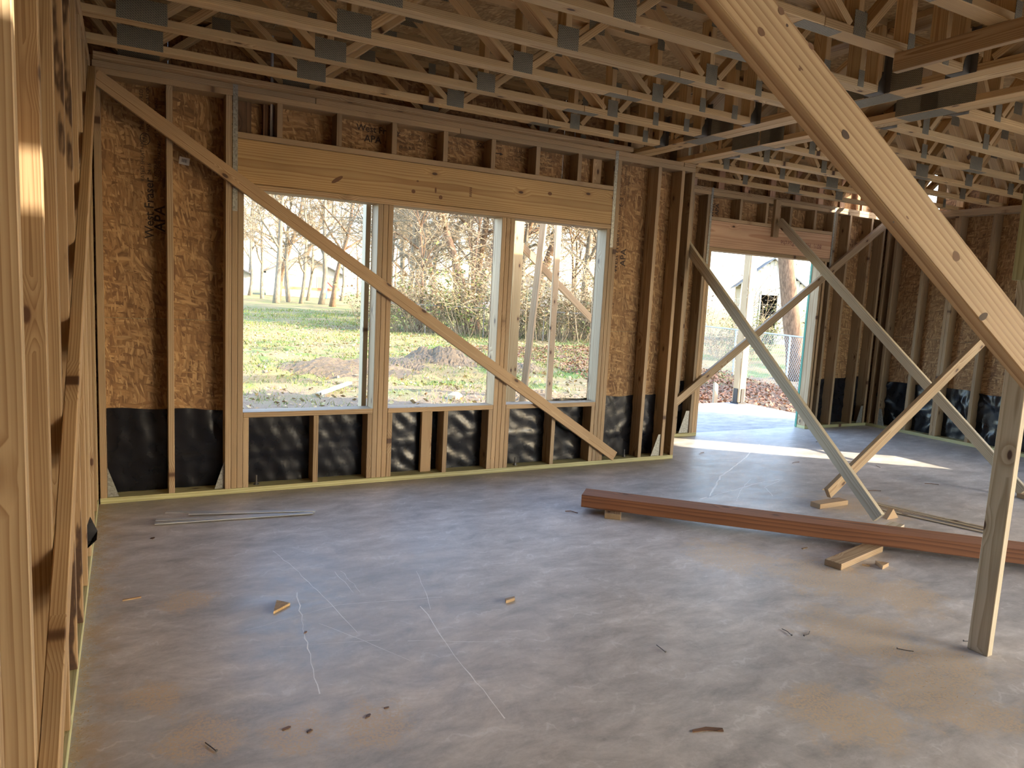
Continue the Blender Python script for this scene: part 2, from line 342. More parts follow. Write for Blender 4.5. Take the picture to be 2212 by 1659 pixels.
# ---- left wall: inner stud face at x = 0
wl = struct('wall_left', (0, -140, 0), 'framed left wall of close-set studs seen along its length')
def wlx(name, y0, y1, z0, z1, mat=M_STUD, x0=-D, x1=0.): return box(name, wl, x0, x1, y0, y1, z0, z1, mat)
wlx('bottom_plate', -340, -.05, 0, 1.5, M_TREAT); wlx('top_plate', -340, -.05, H, 107.6, M_PINE); wlx('top_plate', -340, -.05, 107.6, TP, M_PINE)
LST = [-10.8]+[-26.8-16*k for k in range(7)]+[-141.3, -157.5, -173.5, -189.5, -205.5, -221.5, -237.5, -253.5, -269.5]+[-285.5-16*k for k in range(4)]
for y in LST: wlx('stud', y, y+1.5, 1.5, H, M_WANE if y in LST[4:6] else M_STUD)
wlx('stud', -1.6, -.1, 1.5, H)
for i in range(8):
    y1 = -i*48+5.4; y0 = max(y1-48, -340); box('sheathing_panel', wl, -5.94, -5.5, y0+.06, y1-.06, -1, DECK, M_OSB, 0)

# ---- recessed wall with the wide doorway: inner face at y = 34.3
YR = 34.3
wr = struct('wall_back_recess', (270, YR, 0), 'recessed framed wall with a wide doorway and pinkish header')
def wrx(name, x0, x1, z0, z1, mat=M_STUD, y0=YR, y1=YR+D): return box(name, wr, x0, x1, y0, y1, z0, z1, mat)
wrx('bottom_plate', 189.8, 232.9, 0, 1.5, M_TREAT); wrx('bottom_plate', 304.1, 350.9, 0, 1.5, M_TREAT)
wrx('top_plate', 189.8, 350.9, H, 107.6, M_PINE); wrx('top_plate', 189.8, 350.9, 107.6, TP, M_PINE)
for x in (191, 205, 219.5): wrx('stud', x, x+1.5, 1.5, H)
wrx('stud', 228.3, 229.8, 1.5, H)
for x in (229.9, 231.4): wrx('trimmer', x, x+1.5, 1.5, 82.6, M_PINE)
for x in (304.1, 306.5): wrx('trimmer', x, x+1.5, 1.5, 82.6, M_PINE)
wrx('stud', 311., 312.5, 1.5, H); wrx('stud', 321.5, 323, 1.5, H); wrx('stud', 338, 339.5, 1.5, H); wrx('stud', 348.2, 349.7, 1.5, H)
wrx('header_plate', 229.9, 310.9, 82.6, 84.1, M_PINE); wrx('header', 229.9, 310.9, 84.2, 95.5, M_FIR, YR+.05); wrx('header_plate', 229.9, 310.9, 95.6, 97.1, M_PINE)
for x in (247.5, 263.6, 279.4, 295.9): wrx('cripple', x, x+1.5, 97.1, H)
wrx('cripple', 309.3, 310.8, 97.1, H)
for k, x in enumerate((219.8, 235.6, 251.3, 267.3, 284, 299.8, 315.4, 332, 345)): box('knee_stud', wr, x, x+3.5, YR+2, YR+3.5, TP, DECK, M_FIRST)
def wr_panel(u0, u1, z0, z1): return box('sheathing_panel', wr, u0, u1, YR+D, YR+D+.44, z0, z1, M_OSB, 0)
pr = panels(wr, [(189.7, 232.9, -1, SEAM), (304.1, 356.5, -1, SEAM), (189.7, 232.9, SEAM, DECK), (232.9, 280, 82.6, DECK), (280, 293.5, 82.6, DECK), (293.5, 304.1, 82.6, DECK), (304.1, 356.5, SEAM, DECK)], wr_panel); P_REC = pr[3]
for a_, b_ in ((190, 232.7), (304.3, 356)): box('seam_tape', wr, a_, b_, YR+5.945, YR+5.99, SEAM-1, SEAM+1, M_GREEN, 0)
box('edge_seal', wr, 303.9, 304.08, YR+D-.5, YR+D+.6, .2, 82.4, M_GREEN, 0)
# return wall between the two, at x = 189.7
wt = struct('wall_return', (187, 20, 0), 'short return wall joining the back wall to the recess')
for y in (7., 20, 32.5): box('stud', wt, 184.2, 189.7, y, y+1.5, 1.5, H, M_STUD)
box('bottom_plate', wt, 184.2, 189.7, 6, YR-.05, 0, 1.5, M_TREAT); box('top_plate', wt, 184.2, 189.7, 6, YR-.05, H, TP, M_PINE)
box('sheathing_panel', wt, 183.7, 184.14, 6, 40, -1, DECK, M_OSB, 0)

# ---- right wall: inner face at x = 351, one window further along
XR = 351.
we = struct('wall_right', (XR, -120, 0), 'framed right wall with black plastic behind the studs')
def wex(name, y0, y1, z0, z1, mat=M_STUD, x0=XR, x1=XR+D): return box(name, we, x0, x1, y0, y1, z0, z1, mat)
wex('bottom_plate', -151, 39.8, 0, 1.5, M_TREAT); wex('top_plate', -340, 39.8, H, 107.6, M_PINE); wex('top_plate', -340, 39.8, 107.6, TP, M_PINE)
WY0, WY1, WZ0, WZ1 = -98., -70., 31., 76.
for y in [32.6, 28, 12.6, -1.2, -2.75, -18.1, -34, -50, -66]+[-101.2, -117.2, -133.2, -150.5]: wex('stud', y, y+1.5, 1.5, H)
wex('stud', WY1, WY1+1.5, 1.5, H); wex('stud', WY0-1.5, WY0, 1.5, H); wex('window_sill', WY0, WY1, WZ0-1.5, WZ0, M_PINE); wex('header', WY0, WY1, WZ1, WZ1+11, M_HEAD)
for y in (-162, -222, -282, -340): wex('post', y, y+3.5, 0, H)  # unseen bays between these posts are made-up openings that let daylight in
def we_panel(u0, u1, z0, z1): return box('sheathing_panel', we, XR+D, XR+D+.44, u0, u1, z0, z1, M_OSB, 0)
panels(we, [(-8, 40, -1, SEAM), (-70, -8, -1, SEAM), (-8, 40, SEAM, TP), (-70, -8, SEAM, DECK), (-98, -70, -1, WZ0), (-98, -70, WZ1, DECK), (-152, -98, -1, SEAM), (-152, -98, SEAM, DECK), (-352, -152, 100, DECK), (27, 40, TP, DECK), (-8, 12, TP, DECK)], we_panel)

box('seam_tape', we, XR+5.945, XR+5.99, -150, 39, SEAM-1, SEAM+1, M_GREEN, 0)
# ---- front wall behind the camera: right half left open, made up to let daylight in
wf = struct('wall_front', (175, -341, 0), 'unseen front framing on square posts, partly left open for daylight')
for x0 in (-5.5, 112, 232, 351): box('post', wf, x0, x0+5.5, -345.5, -340.2, 0, TP, M_PINE)
box('sheathing_panel', wf, -5.9, 357, -346.5, -346.05, TP, DECK, M_OSB, 0); box('sheathing_panel', wf, -5.9, 192, -346.5, -346.05, -1, TP, M_OSB, 0)

# ---- ceiling: the underside of the floor deck above, in separate sheets
ce = struct('ceiling', (170, -120, DECK), 'underside of the wood-strand subfloor sheets above the trusses')
for i, (x0, x1) in enumerate(((-6, 42), (42, 90), (90, 126), (126, 174), (174, 222), (222, 270), (270, 318), (318, 343))):
    ylim = 6 if x1 < 180 else 40.2
    ys = [ylim]; y = (-18 if i % 2 else -66)
    while y > -330: ys.append(y); y -= 96
    ys.append(-346)
    segs = [(ys[k+1], ys[k]) for k in range(len(ys)-1)]
    if x0 == 90: segs = [(-346, -312), (-312, -216), (-206.8, -110), (-110, -14), (-14, ylim)]  # unseen gap added in the deck to throw a sun patch on the left studs
    for a, b in segs: box('subfloor_panel', ce, x0+.06, x1-.06, a+.06, b-.06, DECK, DECK+.72, M_DECK, 0)
box('subfloor_panel', ce, 343, 357, -346, 5, DECK, DECK+.72, M_DECK, 0)

# ================================================================== FLOOR TRUSSES
CB, CT = TP, DECK                                        # bottom of bottom chord, top of top chord
def plate(parent, x0, x1, z0, z1, y, name='connector_plate'):
    return box(name, parent, x0, x1, y-.06, y, z0, z1, M_PLATE, 0)
def make_truss(name, xa, xb, nodes, widths, label, group, extra=(), splice=None):
    yn = 0.
    t = empty(name, (xa, yn, CB), label, 'truss', group)
    def bx(nm, x0, x1, z0, z1, mat=M_TRUSS): return box(nm, t, x0, x1, yn, yn+3.5, z0, z1, mat)
    if splice:
        bx('bottom_chord', xa, splice-.05, CB, CB+1.5); bx('bottom_chord', splice+.05, xb, CB, CB+1.5)
        box('connector_plate', t, splice-5, splice+5, yn+.3, yn+3.2, CB-.06, CB, M_PLATE, 0)
        plate(t, splice-2.2, splice+2.2, CT-1.5, CT-.1, yn)
    else: bx('bottom_chord', xa, xb, CB, CB+1.5)
    bx('top_chord', xa, xb, CT-1.5, CT)
    bx('end_post', xa, xa+1.5, CB+1.5, CT-1.5); bx('end_post', xb-1.5, xb, CB+1.5, CT-1.5)
    tops = [xa+1.5]+[(a+b)/2 for a, b in zip(nodes, nodes[1:])]+[extra[0] if extra else xb-1.5]
    for i, x in enumerate(nodes):
        bx('post_web', x-.75, x+.75, CB+1.5, CT-1.5)
        l, r = tops[i], tops[i+1]
        beam('diagonal_web', t, (x-2.4, yn+1.75, CB+1.7), (l+1.2, yn+1.75, CT-1.7), 3.5, 1.5, (0, 0, 1), M_TRUSS)
        beam('diagonal_web', t, (x+2.4, yn+1.75, CB+1.7), (r-1.2, yn+1.75, CT-1.7), 3.5, 1.5, (0, 0, 1), M_TRUSS)
        wd = widths[i]; hh = 4.4
        plate(t, x-wd/2, x+wd/2, CB+.02, CB+hh, yn); plate(t, x-wd/2, x+wd/2, CB+.02, CB+hh, yn+3.56)
        plate(t, x-1.1, x+1.1, CT-3.4, CT-.1, yn)
    for x in tops[1:-1]: plate(t, x-2.2, x+2.2, CT-3.6, CT-.1, yn); plate(t, x-2.2, x+2.2, CT-3.6, CT-.1, yn+3.56)
    for x in extra:
        bx('post_web', x-.75, x+.75, CB+1.5, CT-1.5); plate(t, x-1, x+1, CB+.02, CB+3.6, yn); plate(t, x-1, x+1, CT-3.2, CT-.1, yn)
    return t
LY = [-16.5-19.15*k for k in range(9)]+[-227., -246, -265, -284, -303, -322, -341]  # trusses left out below the added deck gap so the sun passes
TL = make_truss('floor_truss', -5.5, 160., [10.4, 48.2, 87.2, 126.3], [9.2, 7., 5., 3.4], 'flat open-web floor truss hung between left wall and double girder', 'floor trusses over the left bay', (141.5, 153.), 117.)
TR = make_truss('floor_truss', 190.4, 356.4, [204., 233.5, 262.6, 292., 321.], [2.8, 2.8, 7., 4.6, 4.], 'flat open-web floor truss spanning from double girder to right wall', 'floor trusses over the right bay', (340.,), 265.)
RY = [18.9, -.3]+[-19.4-18.95*k for k in range(13)]
RY = [y for y in RY if y > -285]
def shift(t, y):
    M = WM[t].copy(); M.translation.y = y*IN; return M
for tr, ys in ((TL, LY), (TR, RY)):
    OR = ['', 'second', 'third', 'fourth', 'fifth', 'sixth', 'seventh', 'eighth', 'ninth', 'tenth', 'eleventh', 'twelfth', 'thirteenth', 'fourteenth', 'fifteenth', 'sixteenth']
    for k, y in enumerate(ys[1:]): copy_tree(tr, shift(tr, y), (OR[k+1]+' hung floor truss from the back wall, left girder bay') if tr is TL else (OR[k+1]+' floor truss from the doorway wall, right bay'))
    tr['label'] = 'hung floor truss next to the back wall, left girder bay' if tr is TL else 'floor truss next to the doorway wall, right bay'
    M = shift(tr, ys[0]); tr.matrix_basis = M; WM[tr] = M
# truss standing on the back wall, behind the nailer
TW = make_truss('floor_truss', -5.5, 160., [10.4, 48.2, 87.2, 126.3], [9.2, 7., 5., 3.4], 'flat open-web floor truss standing on top of the back wall', None, (141.5, 153.))
M = shift(TW, 1.9); TW.matrix_basis = M; WM[TW] = M
nl = box('ceiling_nailer', None, .6, 159.5, -2.2, 1.3, TP, TP+1.5, M_PINE); tag(nl, 'long flat nailer board lying on the back wall top plates', 'board')

def make_girder(x0, label):
    g = empty('girder_truss', (x0+3.5, -145, CB), label, 'truss')
    ya, yb = -340., 5.4
    for p in (0, 1):
        a = x0+p*3.55
        for (z0, z1) in ((CB, CB+1.5), (CT-1.5, CT)): box('bottom_chord' if z0 == CB else 'top_chord', g, a, a+3.5, ya, yb, z0, z1, M_TRUSS)
    y = yb-1.5; k = 0
    while y > ya+1:
        box('post_web', g, x0, x0+7.05, y, y+1.5, CB+1.5, CT-1.5, M_TRUSS)
        if k % 2 == 0: plate_y(g, x0-.07, y-2, y+3.5)
        if y-24 > ya:
            s = (k % 2); beam('diagonal_web', g, (x0+3.5, y-.5, CB+2 if s else CT-2), (x0+3.5, y-22, CT-2 if s else CB+2), 7.05, 1.5, (0, 0, 1), M_TRUSS)
        y -= 24; k += 1
    for yy in (-88, -31): box('connector_plate', g, x0+.4, x0+6.6, yy-6, yy+6, CB-.06, CB, M_PLATE, 0); plate_y(g, x0-.07, yy-5, yy+6); plate_y(g, x0-.07, yy-14, yy-6)
    return g
def plate_y(g, x, y0, y1): return box('connector_plate', g, x, x+.06, y0, y1, CB+.05, CB+5, M_PLATE, 0)
make_girder(161.4, 'double-ply girder truss that carries the hung left trusses')
make_girder(182., 'double-ply girder truss bearing on the end of the back wall')
for y in (-46, -103, -160, -220): 
    b = box('blocking', None, 168.6, 181.9, y, y+3.5, CT-5, CT-1.5, M_TRUSS); tag(b, 'short block wedged between the two double girders', 'board', 'blocks between the girders')
def make_hanger(side):
    """steel hanger: seat, two side plates with slanted front, back flanges"""
    m = MB(); s = side; t = .06
    m.box(-.2 if s > 0 else -2.2, 2.2 if s > 0 else .2, -.02, 3.52, -.1, -.02)
    for y in (-.1, 3.54):
        poly = [(0, -.1), (2.2*s, -.1), (2.2*s, 2), (.9*s, 4.2), (.9*s, 9), (0, 9)]
        V, Fc = prism(poly, 'y', y, y+t); m.add(V, Fc)
    for (a, b) in ((-1.5, -.05), (3.55, 5)): m.box(min(0, -.06*s), max(0, -.06*s)+.001, a, b, -.1, 9)
    o = m.build('joist_hanger', M_GALVD)
    return o
M_GALVD = flat('dull_galvanised', (.16, .155, .14), .45, .6)
HL = make_hanger(-1); HR = make_hanger(1)
def place_hanger(h, x, y, z, label, group):
    o = h.copy(); link(o, None, Matrix.Translation(Vector((x, y, z))*IN)); tag(o, label, 'hanger', group)
for k, y in enumerate(LY[:9]): place_hanger(HL, 161.25, y, CB, 'dull steel joist hanger on the left girder, '+(OR[k] or 'first')+' from the back wall', 'hangers on the left girder')
for k, y in enumerate([q for q in RY[2:] if q > -175]): place_hanger(HR, 189.15, y, CB, 'dull steel joist hanger on the right girder, '+(OR[k] or 'first')+' from the back wall', 'hangers on the right girder')
for h in (HL, HR): bpy.data.objects.remove(h, do_unlink=True)
ub = box('brace_board', None, 139.1, 140.6, -205, -110.6, TP-3.6, TP-.05, M_PINE); tag(ub, 'board on edge nailed under the truss chords above the upright', 'board')

# ================================================================== BRACES AND SHORES
def thing_beam(name, A, B, W, T, thin, mat, label, cat, group=None):
    o = beam(name, None, A, B, W, T, thin, mat); return tag(o, label, cat, group)
# long brace from the top of the left wall to the floor (bottom near edge measured)
a = Vector((1.7, -165.95, 102.55)); b = Vector((157.3, -179.5, 0)); d = (b-a).normalized()
hh = Vector((-d.y, d.x, 0)).normalized(); nn = d.cross(hh); nn = nn if nn.z > 0 else -nn
off = hh*.75+nn*1.75
thing_beam('brace_board', a+off, b+off-d*3.0, 3.5, 1.5, hh, M_BRACE, 'knotty diagonal brace from the left wall top to the floor', 'board')
LB = [o for o in COL.objects if o.get('label', '').startswith('knotty diagonal')][0]
M_KN = flat('dark_knot', (.05, .025, .014), .7); M_KN2 = flat('brown_knot', (.16, .08, .035), .7)
def brace_knot(px, py, ra, rb, mat, tilt=0.):
    ray = F+RR*((px-1106)/FPX)-UU*((py-829.5)/FPX); c_ = Vector(CAM); t = (a-c_).dot(hh)/ray.dot(hh); p = c_+ray*t-hh*.012
    u_ = d*math.cos(tilt)+nn*math.sin(tilt); v_ = -d*math.sin(tilt)+nn*math.cos(tilt)
    mesh_obj('knot', [tuple(p+u_*ra*math.cos(q)*(1+.12*math.sin(3*q))+v_*rb*math.sin(q)) for q in [2*PI*k/14 for k in range(14)]], [tuple(range(14))], mat, LB)
for q in ((1644, 69, .34, .24, M_KN2), (1687, 24, .3, .22, M_KN2), (1752, 100, .3, .18, M_KN2), (1826, 291, .42, .26, M_KN), (2065, 554, .5, .36, M_KN2), (2124, 684, .55, .3, M_KN, .9), (1700, 55, .12, .1, M_KN), (1727, 150, .12, .1, M_KN2), (1930, 480, .1, .08, M_KN), (1960, 470, .2, .07, M_KN2), (1730, 147, .25, .06, M_KN2)): brace_knot(*q)
# diagonal board on the back wall across the windows
thing_beam('brace_board', (.9, -.8, 105.2), (161.3, -.8, 2.9), 3.5, 1.5, (0, 1, 0), M_PINE, 'diagonal brace nailed across the back wall windows', 'board')
# diagonal board on the left wall
thing_beam('brace_board', (.8, -14, 102.5), (.8, -162, 2.2), 3.5, 1.5, (1, 0, 0), M_PINE, 'diagonal brace nailed along the left wall studs', 'board')
# brace from the end of the back wall to the floor
thing_beam('brace_board', (190.55, 6, 83.5), (192.5, -83.6, 1.9), 3.5, 1.5, (1, 0, 0), M_WEATH, 'weathered brace from the back wall end down to the cedar timber', 'board')
# diagonal on the recess wall across the doorway
thing_beam('brace_board', (199, YR-.8, 2.5), (348, YR-.8, 104.2), 3.5, 1.5, (0, 1, 0), M_PINE, 'diagonal brace nailed across the wide doorway', 'board')
# brace from a block on the doorway header to the floor
thing_beam('brace_board', (269.6, YR-3., 98.3), (271.5, -81.5, 1.9), 3.5, 1.5, (1, .05, 0), M_WEATH, 'bark-edged brace from the doorway header block to the floor', 'board')
o = box('header_block', None, 267.8, 271.3, YR-1.55, YR-.05, 91.3, 108, M_PINE); tag(o, 'short upright block nailed over the doorway header', 'block')
o = box('floor_cleat', None, 269.5, 273, -97, -80.5, 0.02, 1.5, M_PINE); tag(o, 'floor cleat board at the foot of the bark-edged brace', 'board')
# brace from a cleat on the floor up to the right wall
thing_beam('brace_board', (194.8, -64.6, 3.6), (349.8, -64.6, 106.5), 3.5, 1.5, (0, 1, 0), M_PINE, 'long brace rising from a floor block to the right wall', 'board')
o = beam('floor_cleat', None, (188.5, -65.6, .76), (201.5, -65.4, .76), 3.5, 1.5, (0, 0, 1), M_PINE); tag(o, 'short floor block under the foot of the rising brace', 'block')
# upright shore
o = box('upright_shore', None, 139., 140.5, -141.7, -138.2, 0, 104, M_WEATH); tag(o, 'pale upright two-by-four shore standing on the slab', 'post')
o = box('upright_splice', None, 137.4, 138.95, -141.6, -138.1, 65.4, 104.5, M_TREAT); tag(o, 'greenish board spliced to the upper half of the upright', 'board')

# ================================================================== CEDAR TIMBER AND SCRAPS
u = Vector((70, -67.6, 0)).normalized(); n2 = Vector((-u.y, u.x, 0))
p0 = Vector((117., -46.2, 3.25)); c0 = p0+n2*3.65
thing_beam('cedar_timber', c0, c0+u*150, 7.25, 3.5, (0, 0, 1), M_CEDAR, 'long reddish rough-sawn timber lying on blocks', 'timber')
b1 = p0+u*8.3; 
o = beam('support_block', None, (b1.x-1.2, b1.y-2.6, .76), (b1.x+7, b1.y+8.5, .76), 4.4, 1.48, (0, 0, 1), M_PINE); tag(o, 'pine block under the free end of the reddish timber', 'block')
o = beam('support_block', None, (149.8, -101.8, .76), (171.5, -97.2, .76), 4., 1.48, (0, 0, 1), M_PINE); tag(o, 'pine off-cut poking out in front of the reddish timber', 'block')
o = mesh_obj('wood_wedge', *prism([(0, 0), (3.6, .9), (1.6, 3.)], 'z', 0.01, .9), M_PINE, None, Matrix.Translation(Vector((160.4, -107, 0))*IN)); tag(o, 'small triangular off-cut on the slab beside the pine off-cut', 'off-cut')
o = mesh_obj('wood_wedge', *prism([(0, 0), (5.2, 0), (2.4, 3.)], 'y', 0, 1.5), M_PINE, None, Matrix.Translation(Vector((199.5, -81.5, 0.01))*IN)); tag(o, 'triangular off-cut behind the timber at the brace foot', 'off-cut')
o = mesh_obj('wood_wedge', *prism([(0, 0), (7, 0), (7, 1.5), (0, 1.5)], 'y', 0, 3.5), M_WEATH, None, Matrix.Translation(Vector((188.5, -91.5, 0.01))*IN) @ Matrix.Rotation(.3, 4, 'Z')); tag(o, 'short cleat nailed to the slab under the weathered brace', 'block')
for k, (A, B) in enumerate((((211.6, -67.8), (222, -101)), ((209.6, -70.5), (219.5, -102)), ((206.4, -72.9), (216.5, -103)))):
    o = beam('lath_strip', None, (*A, .27+.26*(k == 1)), (*B, .27), 1.1, .25 if k != 1 else .3, (0, 0, 1), M_WEATH); tag(o, 'thin wooden lath lying on the slab behind the reddish timber', 'lath', 'laths on the slab')
for k, (A, B) in enumerate((((15.01, -11.97), (49.6, -22.9)), ((12.5, -18.3), (48.3, -24.2)), ((12.2, -21.4), (48.6, -24.9)), ((20, -16.4), (49.2, -23.5)))):
    o = beam('steel_strip', None, (*A, .09+.15*k), (*B, .09+.15*k), 1.5, .14, (0, 0, 1), M_GALV0, 0); tag(o, 'narrow galvanised steel strip lying on the slab by the window wall', 'steel strip', 'steel strips on the slab')
# debris
def chunk(name, x, y, pts, h, mat, label, cat='debris', rot=0., group=None):
    o = mesh_obj(name, *prism(pts, 'z', .01, h), mat, None, Matrix.Translation(Vector((x, y, 0))*IN) @ Matrix.Rotation(rot, 4, 'Z')); tag(o, label, cat, group); return o
chunk('strandboard_scrap', 29.3, -79.6, [(0, 0), (3.4, 2.6), (1.4, 4.8)], .45, M_DECK, 'triangular strand-board scrap lying on the open slab', 'scrap')
chunk('wood_chip', 70.2, -91, [(0, 0), (2.2, .5), (2.5, 1.2), (.3, .9)], .6, M_PINE, 'small pine chip alone near the middle of the slab', 'chip')
chunk('wood_chip', 5.6, -64.5, [(0, 0), (3, .4), (3, .8), (0, .5)], .2, M_PINE, 'thin wood splinter on the slab beside the left wall', 'chip')
chunk('wood_chip', 153.5, -90.5, [(0, 0), (2, .3), (2, .6), (0, .5)], .2, M_PINE, 'pale splinter on the slab in front of the timber', 'chip')
chunk('wood_chip', 209, -52, [(0, 0), (6, -1.2), (7, -.2), (2, .6)], .35, M_PINE, 'long pale chip on the slab beyond the laths', 'chip')
chunk('wood_chip', 158, -103.5, [(0, 0), (1.2, -1.1), (1.6, -.8), (.4, .3)], .3, M_PINE, 'tiny chip between the off-cut and the upright', 'chip')
chunk('mud_clod', 75, -137.5, [(0, 0), (2.2, -.5), (4.2, -1.6), (4.6, -1), (2.6, .2), (.3, .4)], .12, M_BARK, 'flat dried mud smear on the slab', 'mud')
for (x, y, s) in ((25, -114.6, 1.), (27.5, -116.4, .8), (35.5, -116.2, .9), (38.5, -115.3, .7), (33, -88.6, .7), (11.5, -31, 1.2)):
    pts = [(s*1.4*math.cos(t*PI/4)*(.6+.5*rng.random()), s*.7*math.sin(t*PI/4)*(.6+.5*rng.random())) for t in range(8)]
    chunk('mud_clod', x, y, [(a*.5, b*.5) for a, b in pts], .1, M_BARK, 'crumb of brown dried mud on the slab near the left wall', 'mud', rng.random(), 'mud crumbs near the left wall')
def nail(x, y, L, rot, label, group, bend=0.):
    m = MB(); m.tube([(0, 0, .1), (L*.55, 0, .12), (L, bend, .1)], .075, 6); m.tube([(-.06, 0, .16), (.02, 0, .16)], .17, 8)
    o = m.build('nail', M_DARKST); o.matrix_basis = Matrix.Translation(Vector((x, y, 0.06))*IN) @ Matrix.Rotation(rot, 4, 'Z'); tag(o, label, 'nail', group)
for (x, y, r, bd) in ((86.4, -118.3, 1.5, 0), (114.3, -123.4, .1, .6), (126.2, -133.4, -.9, .3), (16.1, -116.2, 2., 0), (141, -136.5, -.5, 0), (196.5, -88.5, .6, 0), (112.2, -122.4, 1.2, .5)):
    nail(x, y, 2.6, r, 'bent steel nail dropped on the open slab', 'nails on the slab', bd)
m = MB(); m.tube([(113, -44.6, .2), (114.4, -45.2, .3), (115.6, -47, .15)], .12, 5); o = m.build('twig', M_BARK, origin=(114, -45.5, 0)); tag(o, 'dark twig on the slab beside the timber end', 'twig')
for (x, y, r) in ((232, -20, .2), (262, -36, 1.), (224, -58, -.3), (280, 8, .1), (206, 3, .5), (255, -58, -.6)):
    m = MB(); m.tube([(0, 0, .1), (2.4, .3, .15), (4.6, -.3, .1)], .1, 4); o = m.build('twig', M_BARK); o.matrix_basis = Matrix.Translation(Vector((x, y, .03))*IN) @ Matrix.Rotation(r, 4, 'Z'); tag(o, 'small dry twig blown onto the slab inside the doorway', 'twig', 'twigs on the far slab')
# sawdust and shavings heaped along the left wall: nobody could count them
m = MB(); r_ = random.Random(3)
for i in range(1500):
    y = -8-150*r_.random()**1.3; x = .25+abs(r_.gauss(0, .9)); s = .12+.25*r_.random(); a_ = r_.random()*6.28; z = .03+.12*r_.random()
    if i > 1100:
        cx, cy, cr = r_.choice(((2.2, -47, 2.5), (2, -58, 2.), (3.5, -30, 2.5), (126, -137, 8), (122, -144, 7), (147, -101, 4))); x = cx+r_.gauss(0, cr*.5); y = cy+r_.gauss(0, cr*.5)
    if x < .15: x = .15
    dx, dy = math.cos(a_)*s, math.sin(a_)*s
    m.add([(x-dx, y-dy, .02), (x+dx, y+dy, z), (x-dy*.4, y+dx*.4, .02+z*.5)], [(0, 1, 2)])
o = m.build('sawdust', flat('sawdust_tan', (.5, .36, .2), .9), origin=(2, -60, 0)); tag(o, 'loose sawdust and shavings swept along the wall foot', 'sawdust', None, 'stuff')

# ================================================================== STEEL TIES, STRAPS, RODS
def strap(x, y, z0, z1, label):
    e = empty('steel_strap', (x, y, z0), label, 'strap'); box('strap_band', e, x-.62, x+.62, y-.07, y, z0, z1, M_GALV, 0)
    z = z0+1; k = 0
    while z < z1-.5:
        dx = (.3 if k % 2 else -.3); m = MB(); m.tube([(x+dx, y-.11, z), (x+dx, y-.06, z)], .11, 6); m.build('nail_head', M_DARKST, e); z += 1.9; k += 1
strap(32.5, -.05, 76.9, 109, 'perforated steel strap at the left end of the window header')
strap(154.45, -.05, 76.7, 109, 'perforated steel strap at the right end of the window header')
strap(230.6, YR-.05, 76.5, 109.2, 'perforated steel strap at the left end of the doorway header')
strap(310.2, YR-.05, 76.5, 109.2, 'perforated steel strap at the right end of the doorway header')
def tie(poly, axis, a, b, label, mat=M_GALV):
    V, Fc = prism(poly, axis, a, b); o = mesh_obj('stud_tie', V, Fc, mat, origin=V[0]); tag(o, label, 'bracket')
tie([(2.05, 9.3), (2.05, 1.55), (4.6, 1.55)], 'y', .9, 1., 'tapered steel tie at the foot of the corner stud by the left wall')
tie([(30.1, 9.2), (30.1, 1.55), (27.6, 1.55)], 'y', .9, 1., 'tapered steel tie at the foot of the stud left of the windows')
V, Fc = prism([(183.3, 9.6), (183.3, 1.55), (179.3, 1.55), (182.3, 9.6)], 'y', .5, .6); o = mesh_obj('stud_tie', V, Fc, M_GALV, origin=V[0]); tag(o, 'tapered steel tie near the end of the back wall', 'bracket')
tie([(228.2, 11.5), (228.2, 1.55), (222.8, 1.55), (226.3, 11.5)], 'y', YR+.5, YR+.6, 'tapered steel tie at the foot of the left door stud')
tie([(348.1, 10.5), (348.1, 1.55), (343.8, 1.55), (346.6, 10.5)], 'y', YR+.5, YR+.6, 'tapered steel tie in the far corner on the recess wall')
tie([(27.9, 10), (27.9, 1.55), (24.3, 1.55), (26.5, 10)], 'x', XR+.5, XR+.6, 'tapered steel tie in the far corner on the right wall')
m = MB(); m.tube([(42., 2.7, 97.3), (42., 2.7, 124.9)], .42, 12); o = m.build('threaded_rod', M_GALV0, smooth=True, origin=(42, 2.7, 97.3)); tag(o, 'bright vertical steel rod above the window header', 'rod')
m = MB(); m.tube([(136.5, -.8, 110.7), (136.5, -.8, 124.9)], .12, 8); o = m.build('threaded_rod', M_GALV0, smooth=True, origin=(136.5, -.8, 110)); tag(o, 'thin vertical steel rod rising behind the nailer', 'rod')
for x, y in ((38.8, 2.6), (122.5, 2.6), (168.5, 2.6), (326, YR+2.6)):
    m = MB(); m.tube([(x, y, 1.5), (x, y, 4.2)], .25, 8); m.tube([(x, y, 1.5), (x, y, 1.7)], .8, 10); m.tube([(x, y, 1.7), (x, y, 2.2)], .45, 6)
    o = m.build('anchor_bolt', M_DARKST, origin=(x, y, 1.5)); tag(o, 'threaded anchor bolt with nut through the bottom plate', 'bolt', 'anchor bolts')

